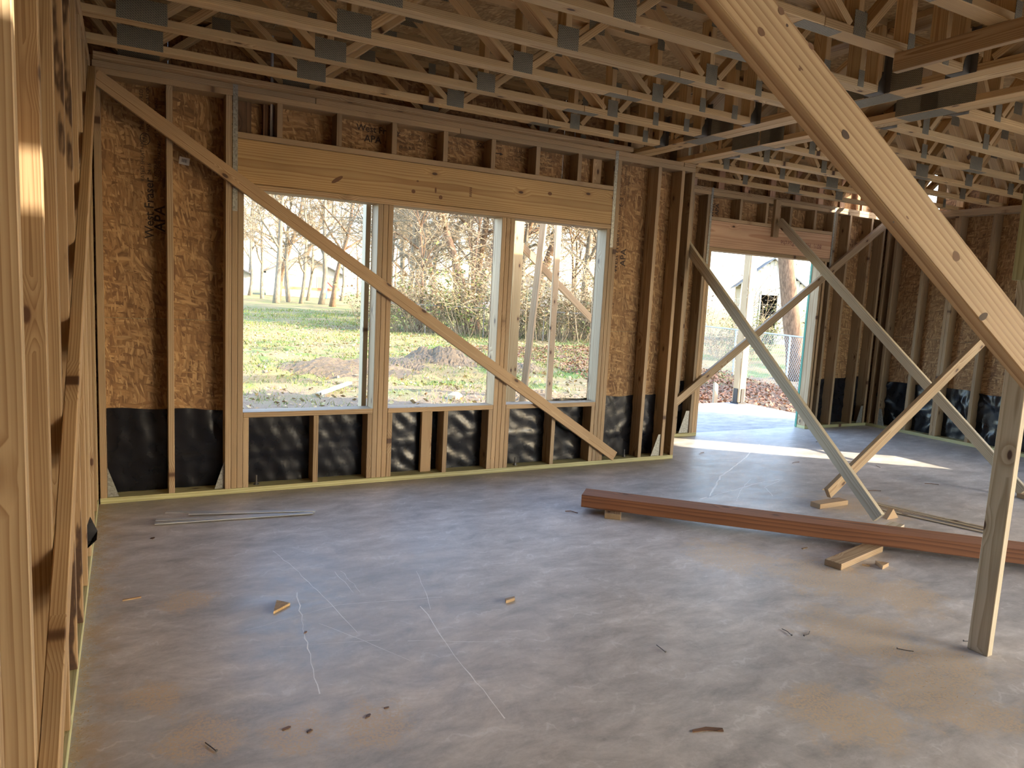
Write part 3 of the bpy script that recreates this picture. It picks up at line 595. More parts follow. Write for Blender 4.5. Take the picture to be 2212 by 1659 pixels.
# ================================================================== BLACK PLASTIC BEHIND THE STUDS
def poly_sheet(name, n, mfun, seed, wall, label, amp=.1):
    """crumpled sheet: mfun(u, z, d) -> point, u along the wall, d towards the room"""
    rs = np.random.RandomState(seed); (u0, u1, z0, z1) = n; nu = int((u1-u0)/.9); nz = int((z1-z0)/.9)
    U, Z = np.meshgrid(np.linspace(u0, u1, nu), np.linspace(z0, z1, nz)); d = np.zeros_like(U)
    for k in range(46):
        a_ = rs.rand()*PI; cu = u0+rs.rand()*(u1-u0); cz = z0+rs.rand()*(z1-z0); s = (U-cu)*math.cos(a_)+(Z-cz)*math.sin(a_); t = -(U-cu)*math.sin(a_)+(Z-cz)*math.cos(a_)
        d += amp*(.3+rs.rand())*np.exp(-(t/(.5+1.2*rs.rand()))**2)*np.exp(-(s/(3+8*rs.rand()))**2)*(1 if rs.rand() > .3 else -1)
    for k in range(5): d += .06*np.sin(U*rs.rand()*1.5+Z*rs.rand()*1.5+rs.rand()*6)
    d += .25*np.exp(-((Z-(z0+9+.02*U % 3))/.5)**2)
    d = .25+np.clip(d, -.2, 1.0); top = .5*np.sin(U*.11+seed)+.25*np.sin(U*.37)
    Z = Z+np.where(Z > z1-.01, 1, 0)*top
    V = [mfun(float(a), float(b), float(c)) for a, b, c in zip(U.ravel(), Z.ravel(), d.ravel())]
    Fc = [(j*nu+i, j*nu+i+1, (j+1)*nu+i+1, (j+1)*nu+i) for j in range(nz-1) for i in range(nu-1)]
    o = mesh_obj(name, V, Fc, M_POLY, wall, None, True); o['label'] = label; return o
back = lambda u, z, d: (u, 5.45-d, z)
poly_sheet('plastic_sheet', (2, 34.6, .4, 23.4), back, 1, wb, 'black plastic sheet behind the studs left of the windows')
poly_sheet('plastic_sheet', (35, 71.3, .4, 21.4), back, 2, wb, 'black plastic sheet under the window beside the left studs')
poly_sheet('plastic_sheet', (76.4, 111.6, .4, 21.4), back, 3, wb, 'black plastic sheet under the middle window')
poly_sheet('plastic_sheet', (116.8, 152, .4, 23.1), back, 4, wb, 'black plastic sheet under the window near the wall end')
poly_sheet('plastic_sheet', (157, 188, .4, 24.4), back, 5, wb, 'black plastic sheet behind the studs at the back wall end')
poly_sheet('plastic_sheet', (191, 228, .4, 24.5), lambda u, z, d: (u, YR+5.45-d, z), 6, wr, 'black plastic sheet left of the doorway')
poly_sheet('plastic_sheet', (308.5, 350, .4, 25), lambda u, z, d: (u, YR+5.45-d, z), 7, wr, 'black plastic sheet right of the doorway')
poly_sheet('plastic_sheet', (-66, 33, .4, 24.8), lambda u, z, d: (XR+5.45-1.4*d, u, z), 8, we, 'shiny crumpled black plastic sheet along the right wall', .7)
V = [(-.6, -52, 6), (1.4, -50.5, 9.2), (.2, -50, 12), (-.8, -51, 9), (1.3, -52.5, 8)]
o = mesh_obj('plastic_flap', V, [(0, 1, 3), (1, 2, 3), (0, 4, 1)], M_POLY, origin=V[0]); tag(o, 'torn flap of black plastic poking between the left wall studs', 'plastic flap')

# ================================================================== PRINT ON THE SHEETS AND BOARDS
def text(parent, s, size, origin, right, up, mat, name='printed_lettering', bold=0.):
    cu = bpy.data.curves.new('t', 'FONT'); cu.body = s; cu.size = size*1.38*IN; cu.resolution_u = 2; cu.offset = bold*IN
    ob = bpy.data.objects.new('t', cu); COL.objects.link(ob); dg = bpy.context.evaluated_depsgraph_get(); dg.update()
    me = bpy.data.meshes.new_from_object(ob.evaluated_get(dg)); bpy.data.objects.remove(ob, do_unlink=True)
    me.materials.clear(); me.materials.append(mat)
    X = Vector(right).normalized(); Y = Vector(up).normalized(); Z = X.cross(Y); M = Matrix((X, Y, Z)).transposed().to_4x4(); M.translation = Vector(origin)*IN
    return link(bpy.data.objects.new(name, me), parent, M)
def ring(parent, c, r, right, up, mat):
    X, Y = Vector(right), Vector(up); V = []
    for k in range(24):
        t = 2*PI*k/24
        for q in (r, r*.88): V.append(tuple(Vector(c)+X*math.cos(t)*q*1.25+Y*math.sin(t)*q))
    return mesh_obj('printed_emblem', V, [(2*k, 2*((k+1) % 24), 2*((k+1) % 24)+1, 2*k+1) for k in range(24)], mat, parent)
RX, UZ = (1, 0, 0), (0, 0, 1); YO = 5.47
VR, VU = (0, 0, 1), (-1, 0, 0)                       # lettering that climbs the sheet
text(P_LEFT, 'West Fraser', 2.2, (13.4, YO, 68.3), VR, VU, M_INK, bold=.03)
text(P_LEFT, 'APA', 2.6, (16, YO, 70.3), VR, VU, M_INK, bold=.05)
for s, x, z, h in (('RATED SHEATHING', 11.4, 82.6, .9), ('24/16', 12.9, 84.5, .9), ('EXPOSURE 1', 14.3, 83.5, .8), ('THE ENGINEERED', 11.3, 95.3, .9), ('WOOD ASSOCIATION', 12.7, 95, .8), ('SIZED FOR SPACING', 15.2, 83, .8), ('PS 2-18 SHEATHING', 14.6, 94, .8)): text(P_LEFT, s, h, (x, YO, z), VR, VU, M_INK)
ring(P_LEFT, (11.6, YO, 93.2), 1.2, VR, VU, M_INK); text(P_LEFT, 'APA', .9, (12, YO, 92.2), VR, VU, M_INK)
text(P_MID, 'West Fraser', 1.9, (66., YO, 103.6), RX, UZ, M_INK, bold=.03); text(P_MID, 'APA', 2., (68.4, YO, 100.8), RX, UZ, M_INK, bold=.04)
for s, x, z, h in (('RATED SHEATHING', 77.6, 104.4, .7), ('24/16', 80.2, 103.1, .75), ('SIZED FOR SPACING', 77.5, 101.7, .65), ('EXPOSURE 1', 79, 100.3, .65), ('APA', 84.9, 103., 1.)): text(P_MID, s, h, (x, YO, z), RX, UZ, M_INK)
for s, x, z, h in (('PS 2-18  SHEATHING', 93.2, 104., .7), ('7/16 CAT.', 94.6, 102.2, .7), ('500', 104.2, 104.2, 1.5), ('THIS AXIS', 109.2, 104.6, .7), ('STRENGTH', 109.2, 101.4, .7), ('ESTE LADO', 116.2, 104.4, .8), ('HACIA', 117.4, 103., .7), ('SUPPORT', 117., 101.8, .7)): text(P_MID2, s, h, (x, YO, z), RX, UZ, M_INK)
mesh_obj('printed_arrow', [(109.2, YO, 103.3), (112.6, YO, 103.3), (112.6, YO, 103.6), (113.9, YO, 103.15), (112.6, YO, 102.7), (112.6, YO, 103.), (109.2, YO, 103.)], [(0, 1, 5, 6), (2, 3, 4)], M_INK, P_MID2)
for s, z in (('STRENGTH AXIS', 104.), ('ACROSS SUPPORTS', 102.9), ('SUPPORT EDGES', 101.6), ('EXPOSURE 1', 100.4)): text(P_MID2, s, .7, (125, YO, z), RX, UZ, M_INK)
text(P_RIGHT, 'West Fraser', 2., (161.6, YO, 68.5), VR, VU, M_INK, bold=.03); text(P_RIGHT, 'APA', 2.4, (165., YO, 71), VR, VU, M_INK, bold=.05)
for s, x, z, h in (('ENGINEERED WOOD ASSOC', 161.2, 95.5, .8), ('RATED SHEATHING', 161.6, 83, .8), ('PS 2-18  SHEATHING', 163, 96, .8), ('EXPOSURE 1', 163.2, 84, .7), ('SIZED FOR SPACING', 164.6, 94, .7)): text(P_RIGHT, s, h, (x, YO, z), VR, VU, M_INK)
ring(P_RIGHT, (161.6, YO, 93.2), 1.2, VR, VU, M_INK); text(P_RIGHT, 'APA', .9, (162, YO, 92.2), VR, VU, M_INK)
for s, z in (('1/8 INCH SPACE ALL EDGES', 30.4), ('MINIMUM  TO ALLOW', 29.), ('EXPANSION', 27.6)): text(P_RLOW, s, .75, (161.6, YO, z), RX, UZ, M_INK2)
text(P_REC, 'West Fraser', 2., (237.2, YR+5.46, 97.4), VR, VU, M_INK, bold=.03); text(P_REC, 'APA', 2., (240., YR+5.46, 98.6), VR, VU, M_INK, bold=.04)
# upside-down handwriting on the doorway header
hd = [c for c in wr.children if c.name.startswith('header') and 'plate' not in c.name][0]
t_ = text(hd, '80\u00bd  Header  Porche', 2.3, (302.8, YR+.0, 90.4), (-1, 0, 0), (0, 0, -1), M_PEN, 'handwriting')
# paper label stapled to the strand-board sheet
e = empty('paper_label', (20.6, 5.42, 88.9), 'small white barcode label stuck on the dark sheathing', 'label')
Mr = Matrix.Translation(Vector((20.7, 5.44, 88.9))*IN) @ Matrix.Rotation(.12, 4, 'Y'); 
def lab(x0, x1, z0, z1, d, mat, nm): mesh_obj(nm, [(x0, -d, z0), (x1, -d, z0), (x1, -d, z1), (x0, -d, z1)], [(0, 1, 2, 3)], mat, e, Mr)
lab(-1.25, 1.25, -.95, .95, .0, M_PAPER, 'label_sheet')
for k in range(9): lab(-.6+k*.14, -.6+k*.14+(.05 if k % 3 else .09), -.35, .5, .02, M_INK, 'barcode_bar')
# knots and mill stamps on the window header
def blob(parent, x, z, rx, rz, mat, name, y=.03, rot=0.):
    V = [(x+math.cos(t)*rx*math.cos(rot)-math.sin(t)*rz*math.sin(rot), y, z+math.cos(t)*rx*math.sin(rot)+math.sin(t)*rz*math.cos(rot)) for t in [2*PI*k/12*(1) for k in range(12)]]
    return mesh_obj(name, V, [tuple(range(12))], mat, parent)
hb_ = [c for c in wb.children if c.name.startswith('header') and 'plate' not in c.name][0]
M_KNOT = flat('knot_wood', (.15, .07, .03), .7)
for (x, z, a_, b_, r) in ((59.4, 88.2, 1.9, .55, .6), (82, 87.5, .62, .6, 0), (90.7, 86.7, .6, .62, 0), (128.8, 92, .8, .55, 0), (83.2, 90.6, .4, .25, 0), (89, 88.6, .3, .9, 0)): blob(hb_, x, z, a_, b_, M_KNOT, 'knot', .035, r)
for dz in (-1.2, -.6, 0, .6, 1.2): mesh_obj('mill_stamp', [(100.1, .03, 89.4+dz-.2), (100.9, .03, 89.4+dz-.2), (100.9, .03, 89.4+dz+.15), (100.1, .03, 89.4+dz+.15)], [(0, 1, 2, 3)], M_INK2, hb_)

# ================================================================== OUTSIDE
GZ = -8.
def hump(X, Y, cx, cy, rx, ry, h, a=0.):
    u = (X-cx)*math.cos(a)+(Y-cy)*math.sin(a); v = -(X-cx)*math.sin(a)+(Y-cy)*math.cos(a); return h*np.exp(-(u/rx)**2-(v/ry)**2)
def gheight(X, Y):
    X = np.asarray(X, float); Y = np.asarray(Y, float)
    z = GZ+.9*np.sin(X*.021+.6)*np.cos(Y*.017)+.6*np.sin(X*.05+Y*.043)
    z = z+hump(X, Y, 150, 330, 130, 34, 9, .25)+hump(X, Y, 60, 420, 150, 60, 5)+hump(X, Y, 310, 420, 120, 40, 7, .2)
    z = z+np.clip((Y-170)/120, 0, 1)*np.clip((1500-Y)/800, 0, 1)*(1.7*np.sin(X*.083+1.3*np.sin(Y*.03))*np.sin(Y*.105+X*.021)+1.1*np.sin(X*.17+Y*.06)*np.sin(Y*.21-X*.05))
    far = np.clip((Y-900)/2500, 0, 1); z = z+far*6
    near = np.clip((Y-50)/60, 0, 1)*np.clip((Y-118)/20, 0, 1); z = np.where((Y > 118) | (X < 168) | (X > 350), z, GZ-1)
    return np.where(Y < 130, np.minimum(z, GZ+.5), z)
def axis(segs):
    a = []
    for (p, q, st) in segs: a += list(np.arange(p, q, st))
    return np.array(a+[segs[-1][1]])
gx = axis([(-9000, -600, 400), (-600, -60, 40), (-60, 900, 9), (900, 2400, 60), (2400, 12000, 500)]); gy = axis([(-6000, -300, 300), (-300, 100, 25), (100, 620, 8), (620, 1600, 25), (1600, 5600, 160), (5600, 14000, 800)])
GX, GY = np.meshgrid(gx, gy); r_ = np.random.RandomState(5); GZZ = gheight(GX, GY)+np.where((GX > -60) & (GX < 900) & (GY > 125) & (GY < 620), r_.normal(0, .35, GX.shape), 0)
nx = len(gx); FG = [(j*nx+i, j*nx+i+1, (j+1)*nx+i+1, (j+1)*nx+i) for j in range(len(gy)-1) for i in range(nx-1)]
def ground_mat():
    g = G('yard_ground'); P = g.n('TexCoord').outputs['Object']; sp = g.n('SeparateXYZ', None, {0: P}); X, Y = sp.outputs[0], sp.outputs[1]
    a = g.noise(P, .8, 5., .6); b = g.noise(P, 5., 5., .7); c = g.noise(P, 34., 3., .7); d_ = g.noise(P, .25, 3.)
    dirt = g.mix(b, (.13, .08, .04, 1), (.24, .15, .085, 1)); dirt = g.mix(g.m('MULTIPLY', c, .6), dirt, (.26, .22, .16, 1))
    straw = g.mix(c, (.19, .14, .06, 1), (.33, .25, .11, 1)); green = g.mix(c, (.07, .13, .02, 1), (.16, .22, .045, 1))
    grass = g.mix(g.step(a, .47, .62), straw, green)
    k = g.step(g.m('ADD', Y, g.m('MULTIPLY', g.m('SUBTRACT', a, .5), 5.)), 5.2, 7.6)
    drive = g.m('LESS_THAN', Y, -8.8)
    col = g.mix(g.m('MULTIPLY', k, g.step(b, .2, .5)), dirt, grass); col = g.mix(drive, col, (.42, .39, .35, 1))
    return g.done(col, .95, 0., c, .8, .05)
grd = mesh_obj('ground', np.stack([GX.ravel(), GY.ravel(), GZZ.ravel()], 1), FG, ground_mat(), None, None, True, origin=(0, 0, 0)); tag(grd, 'yard ground of bare red soil and patchy winter grass', None, None, 'structure')

def leaf_mat(name, cols, trans=.0):
    g = G(name); rnd = g.noise(g.n('TexCoord').outputs['Object'], 9., 2., .8)
    return g.done(g.ramp(rnd, [(.3+.4*i/(len(cols)-1), c) for i, c in enumerate(cols)]), .7)
M_GRASS = leaf_mat('grass_blades', [(.3, .22, .08), (.2, .21, .045), (.09, .17, .025), (.38, .29, .12)])
M_LITTER = leaf_mat('dead_leaves', [(.13, .055, .03), (.22, .1, .055), (.3, .15, .08), (.16, .075, .045)])
M_LEAF = leaf_mat('evergreen_leaves', [(.1, .15, .03), (.22, .24, .06), (.07, .11, .025), (.3, .26, .08)])
M_DRY = leaf_mat('dry_twig_leaves', [(.3, .2, .09), (.2, .12, .06), (.36, .28, .14), (.24, .22, .09)])
def bark_mat(name, a, b):
    g = G(name); P = g.n('TexCoord').outputs['Object']; n = g.noise(g.v('MULTIPLY', P, (22, 22, 4.)), 1., 6., .75)
    return g.done(g.mix(g.step(n, .3, .7), (*b, 1), (*a, 1)), .9, 0., n, .6, .04)
M_TRUNK = bark_mat('grey_bark', (.3, .25, .18), (.12, .095, .07)); M_TRUNK2 = bark_mat('brown_bark', (.29, .18, .11), (.1, .06, .036)); M_TWIG = flat('bare_twigs', (.26, .195, .115), .85); M_LIMB = bark_mat('limb_bark', (.3, .24, .165), (.14, .11, .075))

# grass blades: uncountable, one object
def blades():
    r = np.random.RandomState(11); n = 90000
    t = r.rand(n)**1.7; Y = 150+t*1500; X = -40+r.rand(n)*(260+Y*.62); ok = ~((X > 168) & (X < 352) & (Y < 124)); X, Y = X[ok], Y[ok]
    clump = np.sin(X*.03+1)*np.cos(Y*.026)+.6*np.sin(X*.081+Y*.063)+.5*np.sin(X*.011-Y*.02); keep = r.rand(len(X)) < np.clip(.45+.45*clump, .04, 1)*np.clip((Y-150)/110, .05, 1); X, Y = X[keep], Y[keep]; n = len(X)
    Z = gheight(X, Y)-.3; h = (1.2+2.8*r.rand(n)**2)*(1+Y/1600); a = r.rand(n)*6.28; wd = (.13+.14*r.rand(n))*(1+Y/420); lean = h*(.3+.9*r.rand(n)); b = r.rand(n)*6.28
    V = np.empty((n, 3, 3)); V[:, 0] = np.stack([X-np.cos(a)*wd, Y-np.sin(a)*wd, Z], 1); V[:, 1] = np.stack([X+np.cos(a)*wd, Y+np.sin(a)*wd, Z], 1); V[:, 2] = np.stack([X+np.cos(b)*lean, Y+np.sin(b)*lean, Z+h], 1)
    return V.reshape(-1, 3), np.arange(3*n).reshape(-1, 3)
def tri_mesh(name, V, Fc, mat, parent=None, M=None):
    me = bpy.data.meshes.new(name); V = np.asarray(V)*IN; Fc = np.asarray(Fc); k = Fc.shape[1]
    me.vertices.add(len(V)); me.vertices.foreach_set('co', V.ravel()); me.loops.add(Fc.size); me.loops.foreach_set('vertex_index', Fc.ravel().astype(np.int32)); me.polygons.add(len(Fc)); me.polygons.foreach_set('loop_start', np.arange(0, Fc.size, k, dtype=np.int32)); me.update(); me.validate(); me.materials.append(mat)
    return link(bpy.data.objects.new(name, me), parent, M)
o = tri_mesh('grass', *blades(), M_GRASS); tag(o, 'patchy green and straw-coloured winter grass across the yard', 'grass', None, 'stuff')
def leaves(n, fx, size, seed):
    r = np.random.RandomState(seed); X, Y, Z = fx(r, n); n = len(X); a = r.rand(n)*6.28; s = size*(.6+.8*r.rand(n)); tz = r.normal(0, .35, (n, 2))
    V = np.empty((n, 4, 3)); ca, sa = np.cos(a)*s, np.sin(a)*s
    V[:, 0] = np.stack([X-ca, Y-sa, Z+tz[:, 0]*s], 1); V[:, 1] = np.stack([X+sa*.5, Y-ca*.5, Z+tz[:, 1]*s], 1); V[:, 2] = np.stack([X+ca, Y+sa, Z-tz[:, 0]*s+.2*s], 1); V[:, 3] = np.stack([X-sa*.5, Y+ca*.5, Z-tz[:, 1]*s+.3*s], 1)
    return V.reshape(-1, 3), np.arange(4*n).reshape(-1, 4)
FA, FB, FC_, FD = Vector((466, 120)), Vector((640, 672)), Vector((330, 900)), Vector((-300, 1150))
def litter(r, n):
    X = 352+r.rand(n)*330; Y = 60+r.rand(n)*560; k = (X < 380+.33*Y+60*r.rand(n)); X, Y = X[k], Y[k]; pile = np.exp(-((X-(425+.315*(Y-120)))/46)**2)*7*(.6+.4*np.sin(Y*.05))
    return X, Y, gheight(X, Y)+.4+pile*r.rand(len(X))
o = tri_mesh('leaf_litter', *leaves(44000, litter, 1.25, 21), M_LITTER); tag(o, 'thick drift of reddish brown fallen leaves along the wire fence', 'leaves', None, 'stuff')
def litter2(r, n):
    Y = 150+r.rand(n)**1.2*900; X = r.rand(n)*(230+Y*.6); k = ~((X > 168) & (X < 352) & (Y < 124)) & (r.rand(n) < .35+.65*(Y > 560)); return X[k], Y[k], gheight(X[k], Y[k])+.8
o = tri_mesh('leaf_litter', *leaves(16000, litter2, 1.5, 22), M_DRY); tag(o, 'tan fallen leaves scattered thinly over the yard grass', 'leaves', None, 'stuff')

# dirt heaps
def heap(cx, cy, rx, ry, h, seed, label):
    r = np.random.RandomState(seed); n = 46; u = np.linspace(-1, 1, n); U, V_ = np.meshgrid(u, u); d = np.sqrt(U**2+V_**2)
    z = h*np.clip(1-d**1.6, 0, 1)*(.8+.3*np.sin(U*5+seed)*np.cos(V_*4.3+seed*2)); z = z*(1+.16*np.sin(U*13+V_*7+seed)*np.sin(V_*11-U*5))+r.normal(0, .22+h*.028, z.shape)*(d < .95); X = cx+U*rx; Y = cy+V_*ry
    P = np.stack([X.ravel(), Y.ravel(), (gheight(X, Y)+z-.6).ravel()], 1); Fc = [(j*n+i, j*n+i+1, (j+1)*n+i+1, (j+1)*n+i) for j in range(n-1) for i in range(n-1)]
    o = mesh_obj('dirt_heap', P, Fc, M_SOIL, None, None, False, origin=(cx, cy, GZ)); tag(o, label, 'dirt heap')
g_ = G('turned_soil'); n_ = g_.noise(g_.n('TexCoord').outputs['Object'], 14., 5., .7); M_SOIL = g_.done(g_.mix(n_, (.07, .052, .034, 1), (.2, .15, .095, 1)), .95, 0., n_, .8, .05)
heap(246, 372, 36, 32, 15, 1, 'dark clumpy dirt heap in the yard beyond the middle window'); heap(312, 350, 30, 20, 6, 2, 'low dirt heap beside the taller clumpy heap'); heap(204, 356, 26, 34, 4.5, 3, 'shallow turned soil mound left of the clumpy heap'); heap(150, 318, 62, 30, 4.5, 4, 'broad red soil mound in the grass beyond the loose plank'); heap(240, 196, 36, 22, 5, 6, 'soil bank near the porch slab below the third window')
pts = [Vector((math.cos(t)*5.2*(1+.15*math.sin(3*t)), math.sin(t)*4.2, 0)) for t in [2*PI*k/10 for k in range(10)]]
V = [(189+p.x, 204+p.y, GZ-.5) for p in pts]+[(189+p.x*.85, 204+p.y*.85, GZ+2.6) for p in pts]+[(189+p.x*.4, 204+p.y*.4, GZ+4.2) for p in pts]+[(189, 204, GZ+4.5)]
Fc = [(i, (i+1) % 10, 10+(i+1) % 10, 10+i) for i in range(10)]+[(10+i, 10+(i+1) % 10, 20+(i+1) % 10, 20+i) for i in range(10)]+[(20+i, 20+(i+1) % 10, 30) for i in range(10)]
o = mesh_obj('stone', V, Fc, flat('tan_stone', (.4, .31, .2), .9), origin=(189, 204, GZ)); tag(o, 'round tan stone on the ground below the middle window', 'stone')
o = beam('loose_plank', None, (108.3, 224, GZ+1.8), (137.5, 262, GZ+3.2), 3.5, 1.5, (0, 0, 1), M_WEATH); tag(o, 'pale loose plank lying on the yard soil', 'plank')

# ---- porch framing outside
def porch_post(name, x0, x1, y0, y1, z1, mat, label): o = box(name, None, x0, x1, y0, y1, -.38, z1, mat, .25); tag(o, label, 'post'); return o
e = empty('porch_post', (341, 112, -.4), 'square porch post on a steel base at the slab corner', 'post')
box('post_shaft', e, 336.4, 341.9, 110.3, 115.8, .5, 104, M_PINE, .3); box('base_plate', e, 335.8, 342.5, 109.7, 116.4, -.38, .45, M_BLACKMET, 0); box('base_strap', e, 338, 340.5, 109.9, 110.25, .5, 9, M_BLACKMET, 0); box('base_strap', e, 335.9, 336.35, 111.4, 114.6, .5, 9, M_BLACKMET, 0)
porch_post('porch_post', 175.6, 181.1, 111, 116.5, 104, M_HEAD, 'pinkish square porch post seen through the third window')
porch_post('porch_stud', 200, 203.5, 112, 113.5, 104, M_PINE, 'upright stud standing beside the pinkish porch post')
thing_beam('porch_brace', (186.2, 113.2, 1), (193.9, 113.2, 103.8), 3.5, 1.5, (1, .5, 0), M_PINE, 'leaning board between the pinkish post and the upright stud', 'board')
thing_beam('porch_brace', (178.4, 118.3, 88.), (232., 118.3, 46), 3.5, 1.5, (0, 1, 0), M_PINE, 'sunlit diagonal brace behind the upright porch stud', 'board')
thing_beam('porch_brace', (232.2, 119.9, 64), (233, 119.9, -7), 3.5, 1.5, (0, 1, 0), M_PINE, 'short stake holding the sunlit diagonal brace', 'stake')
o = box('porch_beam', None, 175, 343, 110.4, 115.9, 104.1, 113, M_PINE); tag(o, 'porch beam lying on top of the porch posts', 'beam')
o = box('outside_stud', None, 69.9, 71.4, 6.6, 10.1, GZ, 84, M_WEATH); tag(o, 'loose stud standing outside against the left window edge', 'stud')
thing_beam('stake_board', (327, 120.5, -2), (334, 128, 10), 3.5, 1.5, (0, 1, 0), M_PINE, 'short slanted form board at the porch slab edge', 'board')

# ---- chain-link fence
M_FENCE = flat('fence_steel', (.42, .43, .43), .5, .3)
def fence(A, B, label, wr_=.13, st=3.2, mat=None):
    M_F = mat or M_FENCE
    L = (B-A).length; d = (B-A)/L; zb, zt = GZ+1, GZ+45
    e = empty('wire_fence', (A.x, A.y, GZ), label, 'fence'); P = lambda s, z: (A.x+d.x*s, A.y+d.y*s, z)
    m = MB(); m.tube([P(0, zt), P(L, zt)], .75, 8); m.build('top_rail', M_F, e)
    s = 4.
    while s < L:
        m = MB(); m.tube([P(s, zb-3), P(s, zt+(2 if s < 5 else 0))], 1.1 if s < 5 else .8, 8); m.build('fence_post', M_F, e); s += 92
    m = MB(); Hh = zt-zb; k = -Hh
    while k < L:
        for sg in (1, -1):
            a0, a1 = max(k, 0), min(k+Hh, L)
            if a1 > a0:
                z0, z1 = (zb+(a0-k), zb+(a1-k)) if sg > 0 else (zt-(a0-k), zt-(a1-k)); m.tube([P(a0, z0), P(a1, z1)], wr_, 3, False)
        k += st
    o = m.build('wire_mesh', M_F, e); o['kind'] = 'stuff'
fence(FA, FB, 'chain-link fence beside the drift of brown leaves'); fence(FB, FC_, 'chain-link fence running behind the thicket', .06, 4.5, flat('rusty_fence_steel', (.2, .18, .16), .7, .2))

# ---- trees
def branch_path(r, p, d, L, n, wob, up):
    pts = [p.copy()]
    for i in range(n):
        d = (d+Vector((r.gauss(0, wob), r.gauss(0, wob), r.gauss(0, wob*.6)+up))).normalized(); p = p+d*(L/n); pts.append(p.copy())
    return pts
def make_tree(seed, H_, r0, lean=(0, 0), first=.35, n1=8, wide=.5, label='', group=None, trunk=None, upw=.05, lv=(7, 7, 6), name='bare_tree'):
    r = random.Random(seed); T = MB(); W = MB(); L2 = MB()
    tp = branch_path(r, Vector((0, 0, -6)), Vector((lean[0], lean[1], 1)).normalized(), H_*.8, 9, .07, .04); T.tube(tp, [r0*(1.25 if i == 0 else 1)*(1-.085*i) for i in range(10)], 9)
    def sub(pts, lo, n, L, rad, lev):
        for k in range(n):
            t = lo+(1-lo)*(k+r.random())/n; f = t*(len(pts)-1); i = min(int(f), len(pts)-2); p = pts[i].lerp(pts[i+1], f-i); ax = (pts[i+1]-pts[i]).normalized()
            a = r.random()*6.28; s = Vector((math.cos(a), math.sin(a), 0)); s = (s-ax*s.dot(ax)).normalized(); ang = .5+.6*r.random(); d = ax*math.cos(ang)+s*math.sin(ang)*(1+wide*.5); l = L*(.6+.6*r.random())*(1.15-.5*t)
            if lev == 1:
                q = branch_path(r, p, d, l, 6, .16, upw); T.tube(q, [rad*(1-.14*j) for j in range(7)], 6); sub(q, .2, lv[0], l*.55, rad*.45, 2)
            elif lev == 2:
                q = branch_path(r, p, d, l, 4, .2, .04); L2.tube(q, [rad*(1-.18*j) for j in range(5)], 4, False); sub(q, .15, lv[1], l*.55, max(rad*.45, .42), 3)
            elif lev == 3:
                q = branch_path(r, p, d, l, 3, .25, .02); W.tube(q, [rad, rad*.75, rad*.5, rad*.2], 3, False); sub(q, .1, lv[2], l*.6, max(rad*.6, .3), 4)
            else:
                q = branch_path(r, p, d, l, 2, .3, 0.); W.tube(q, [rad, rad*.7, rad*.2], 3, False)
    sub(tp, first, n1, H_*.42, r0*.45, 1)
    e = empty(name, (0, 0, 0), label, 'tree', group); T.build('trunk', trunk or M_TRUNK, e, True); L2.build('limbs', M_LIMB, e); W.build('twigs', M_TWIG, e); return e
GRP = 'bare trees of the wood beyond the yard'
LBL = 'bare grey-barked tree standing in the wood beyond the yard'
protos = [make_tree(s, h, r, ln, fi, n1, label=LBL, group=GRP, trunk=tk) for (s, h, r, ln, fi, n1, tk) in ((1, 520, 8, (.05, 0), .3, 9, M_TRUNK), (2, 460, 6, (-.08, .05), .25, 9, M_TRUNK), (3, 560, 9, (.14, -.05), .35, 9, M_TRUNK2), (4, 420, 5, (-.16, 0), .2, 9, M_TRUNK), (5, 380, 4, (.2, .1), .25, 8, M_TRUNK2))]
used = set()
def place_tree(k, x, y, rot, s, label=LBL, group=GRP):
    M = Matrix.Translation(Vector((x, y, float(gheight(x, y))))*IN) @ Matrix.Rotation(rot, 4, 'Z') @ Matrix.Scale(s, 4)
    if k in used: o = copy_tree(protos[k], M)
    else: used.add(k); o = protos[k]; o.matrix_basis = M; WM[o] = M
    o['label'] = label
    if group: o['group'] = group
    elif 'group' in o: del o['group']
    return o
rt = random.Random(42)
# trees whose trunks can be told apart
place_tree(0, 432, 2200, .4, 1.3); place_tree(3, 520, 2250, 2.7, 1.35); place_tree(0, 585, 2240, 5.2, 1.2); place_tree(1, 497, 2330, 2.1, 1.2); place_tree(3, 640, 2700, 3.3, 1.4); place_tree(2, 575, 2050, 5., 1.)
place_tree(3, 560, 1500, 1.0, 1.1); place_tree(4, 600, 1560, 4.0, 1.2); place_tree(1, 640, 1500, .2, 1.); place_tree(4, 700, 1680, 1.2, 1.3)
place_tree(2, 520, 905, 2.6, .95, 'thick tree with forked limbs behind the thicket in the middle window', None); place_tree(0, 610, 1000, 4.4, .95); place_tree(1, 480, 1040, 5.5, .9); place_tree(3, 668, 1010, 2.2, 1.1)
place_tree(4, 430, 900, .3, .9); place_tree(0, 760, 900, 1.7, 1.); place_tree(1, 735, 840, 3.9, 1.); place_tree(2, 850, 1000, .9, 1.05); place_tree(4, 800, 760, 2., 1.)
for i in range(12):
    y = 900+rt.random()*500; x = y*(.42+.42*rt.random())+60; place_tree(rt.randrange(5), x, y, rt.random()*6.28, .75+.35*rt.random())
for i in range(34):
    y = 1200+rt.random()*2600; x = y*(.1+.75*rt.random())+40
    if x < 720 and y < 2300 and x < y*.34: x += 500
    place_tree(rt.randrange(5), x, y, rt.random()*6.28, .9+.5*rt.random())
for i in range(16):
    y = 3900+rt.random()*900; x = -200+i*190+rt.random()*90; place_tree(rt.randrange(5), x, y, rt.random()*6.28, 1.4+.5*rt.random())
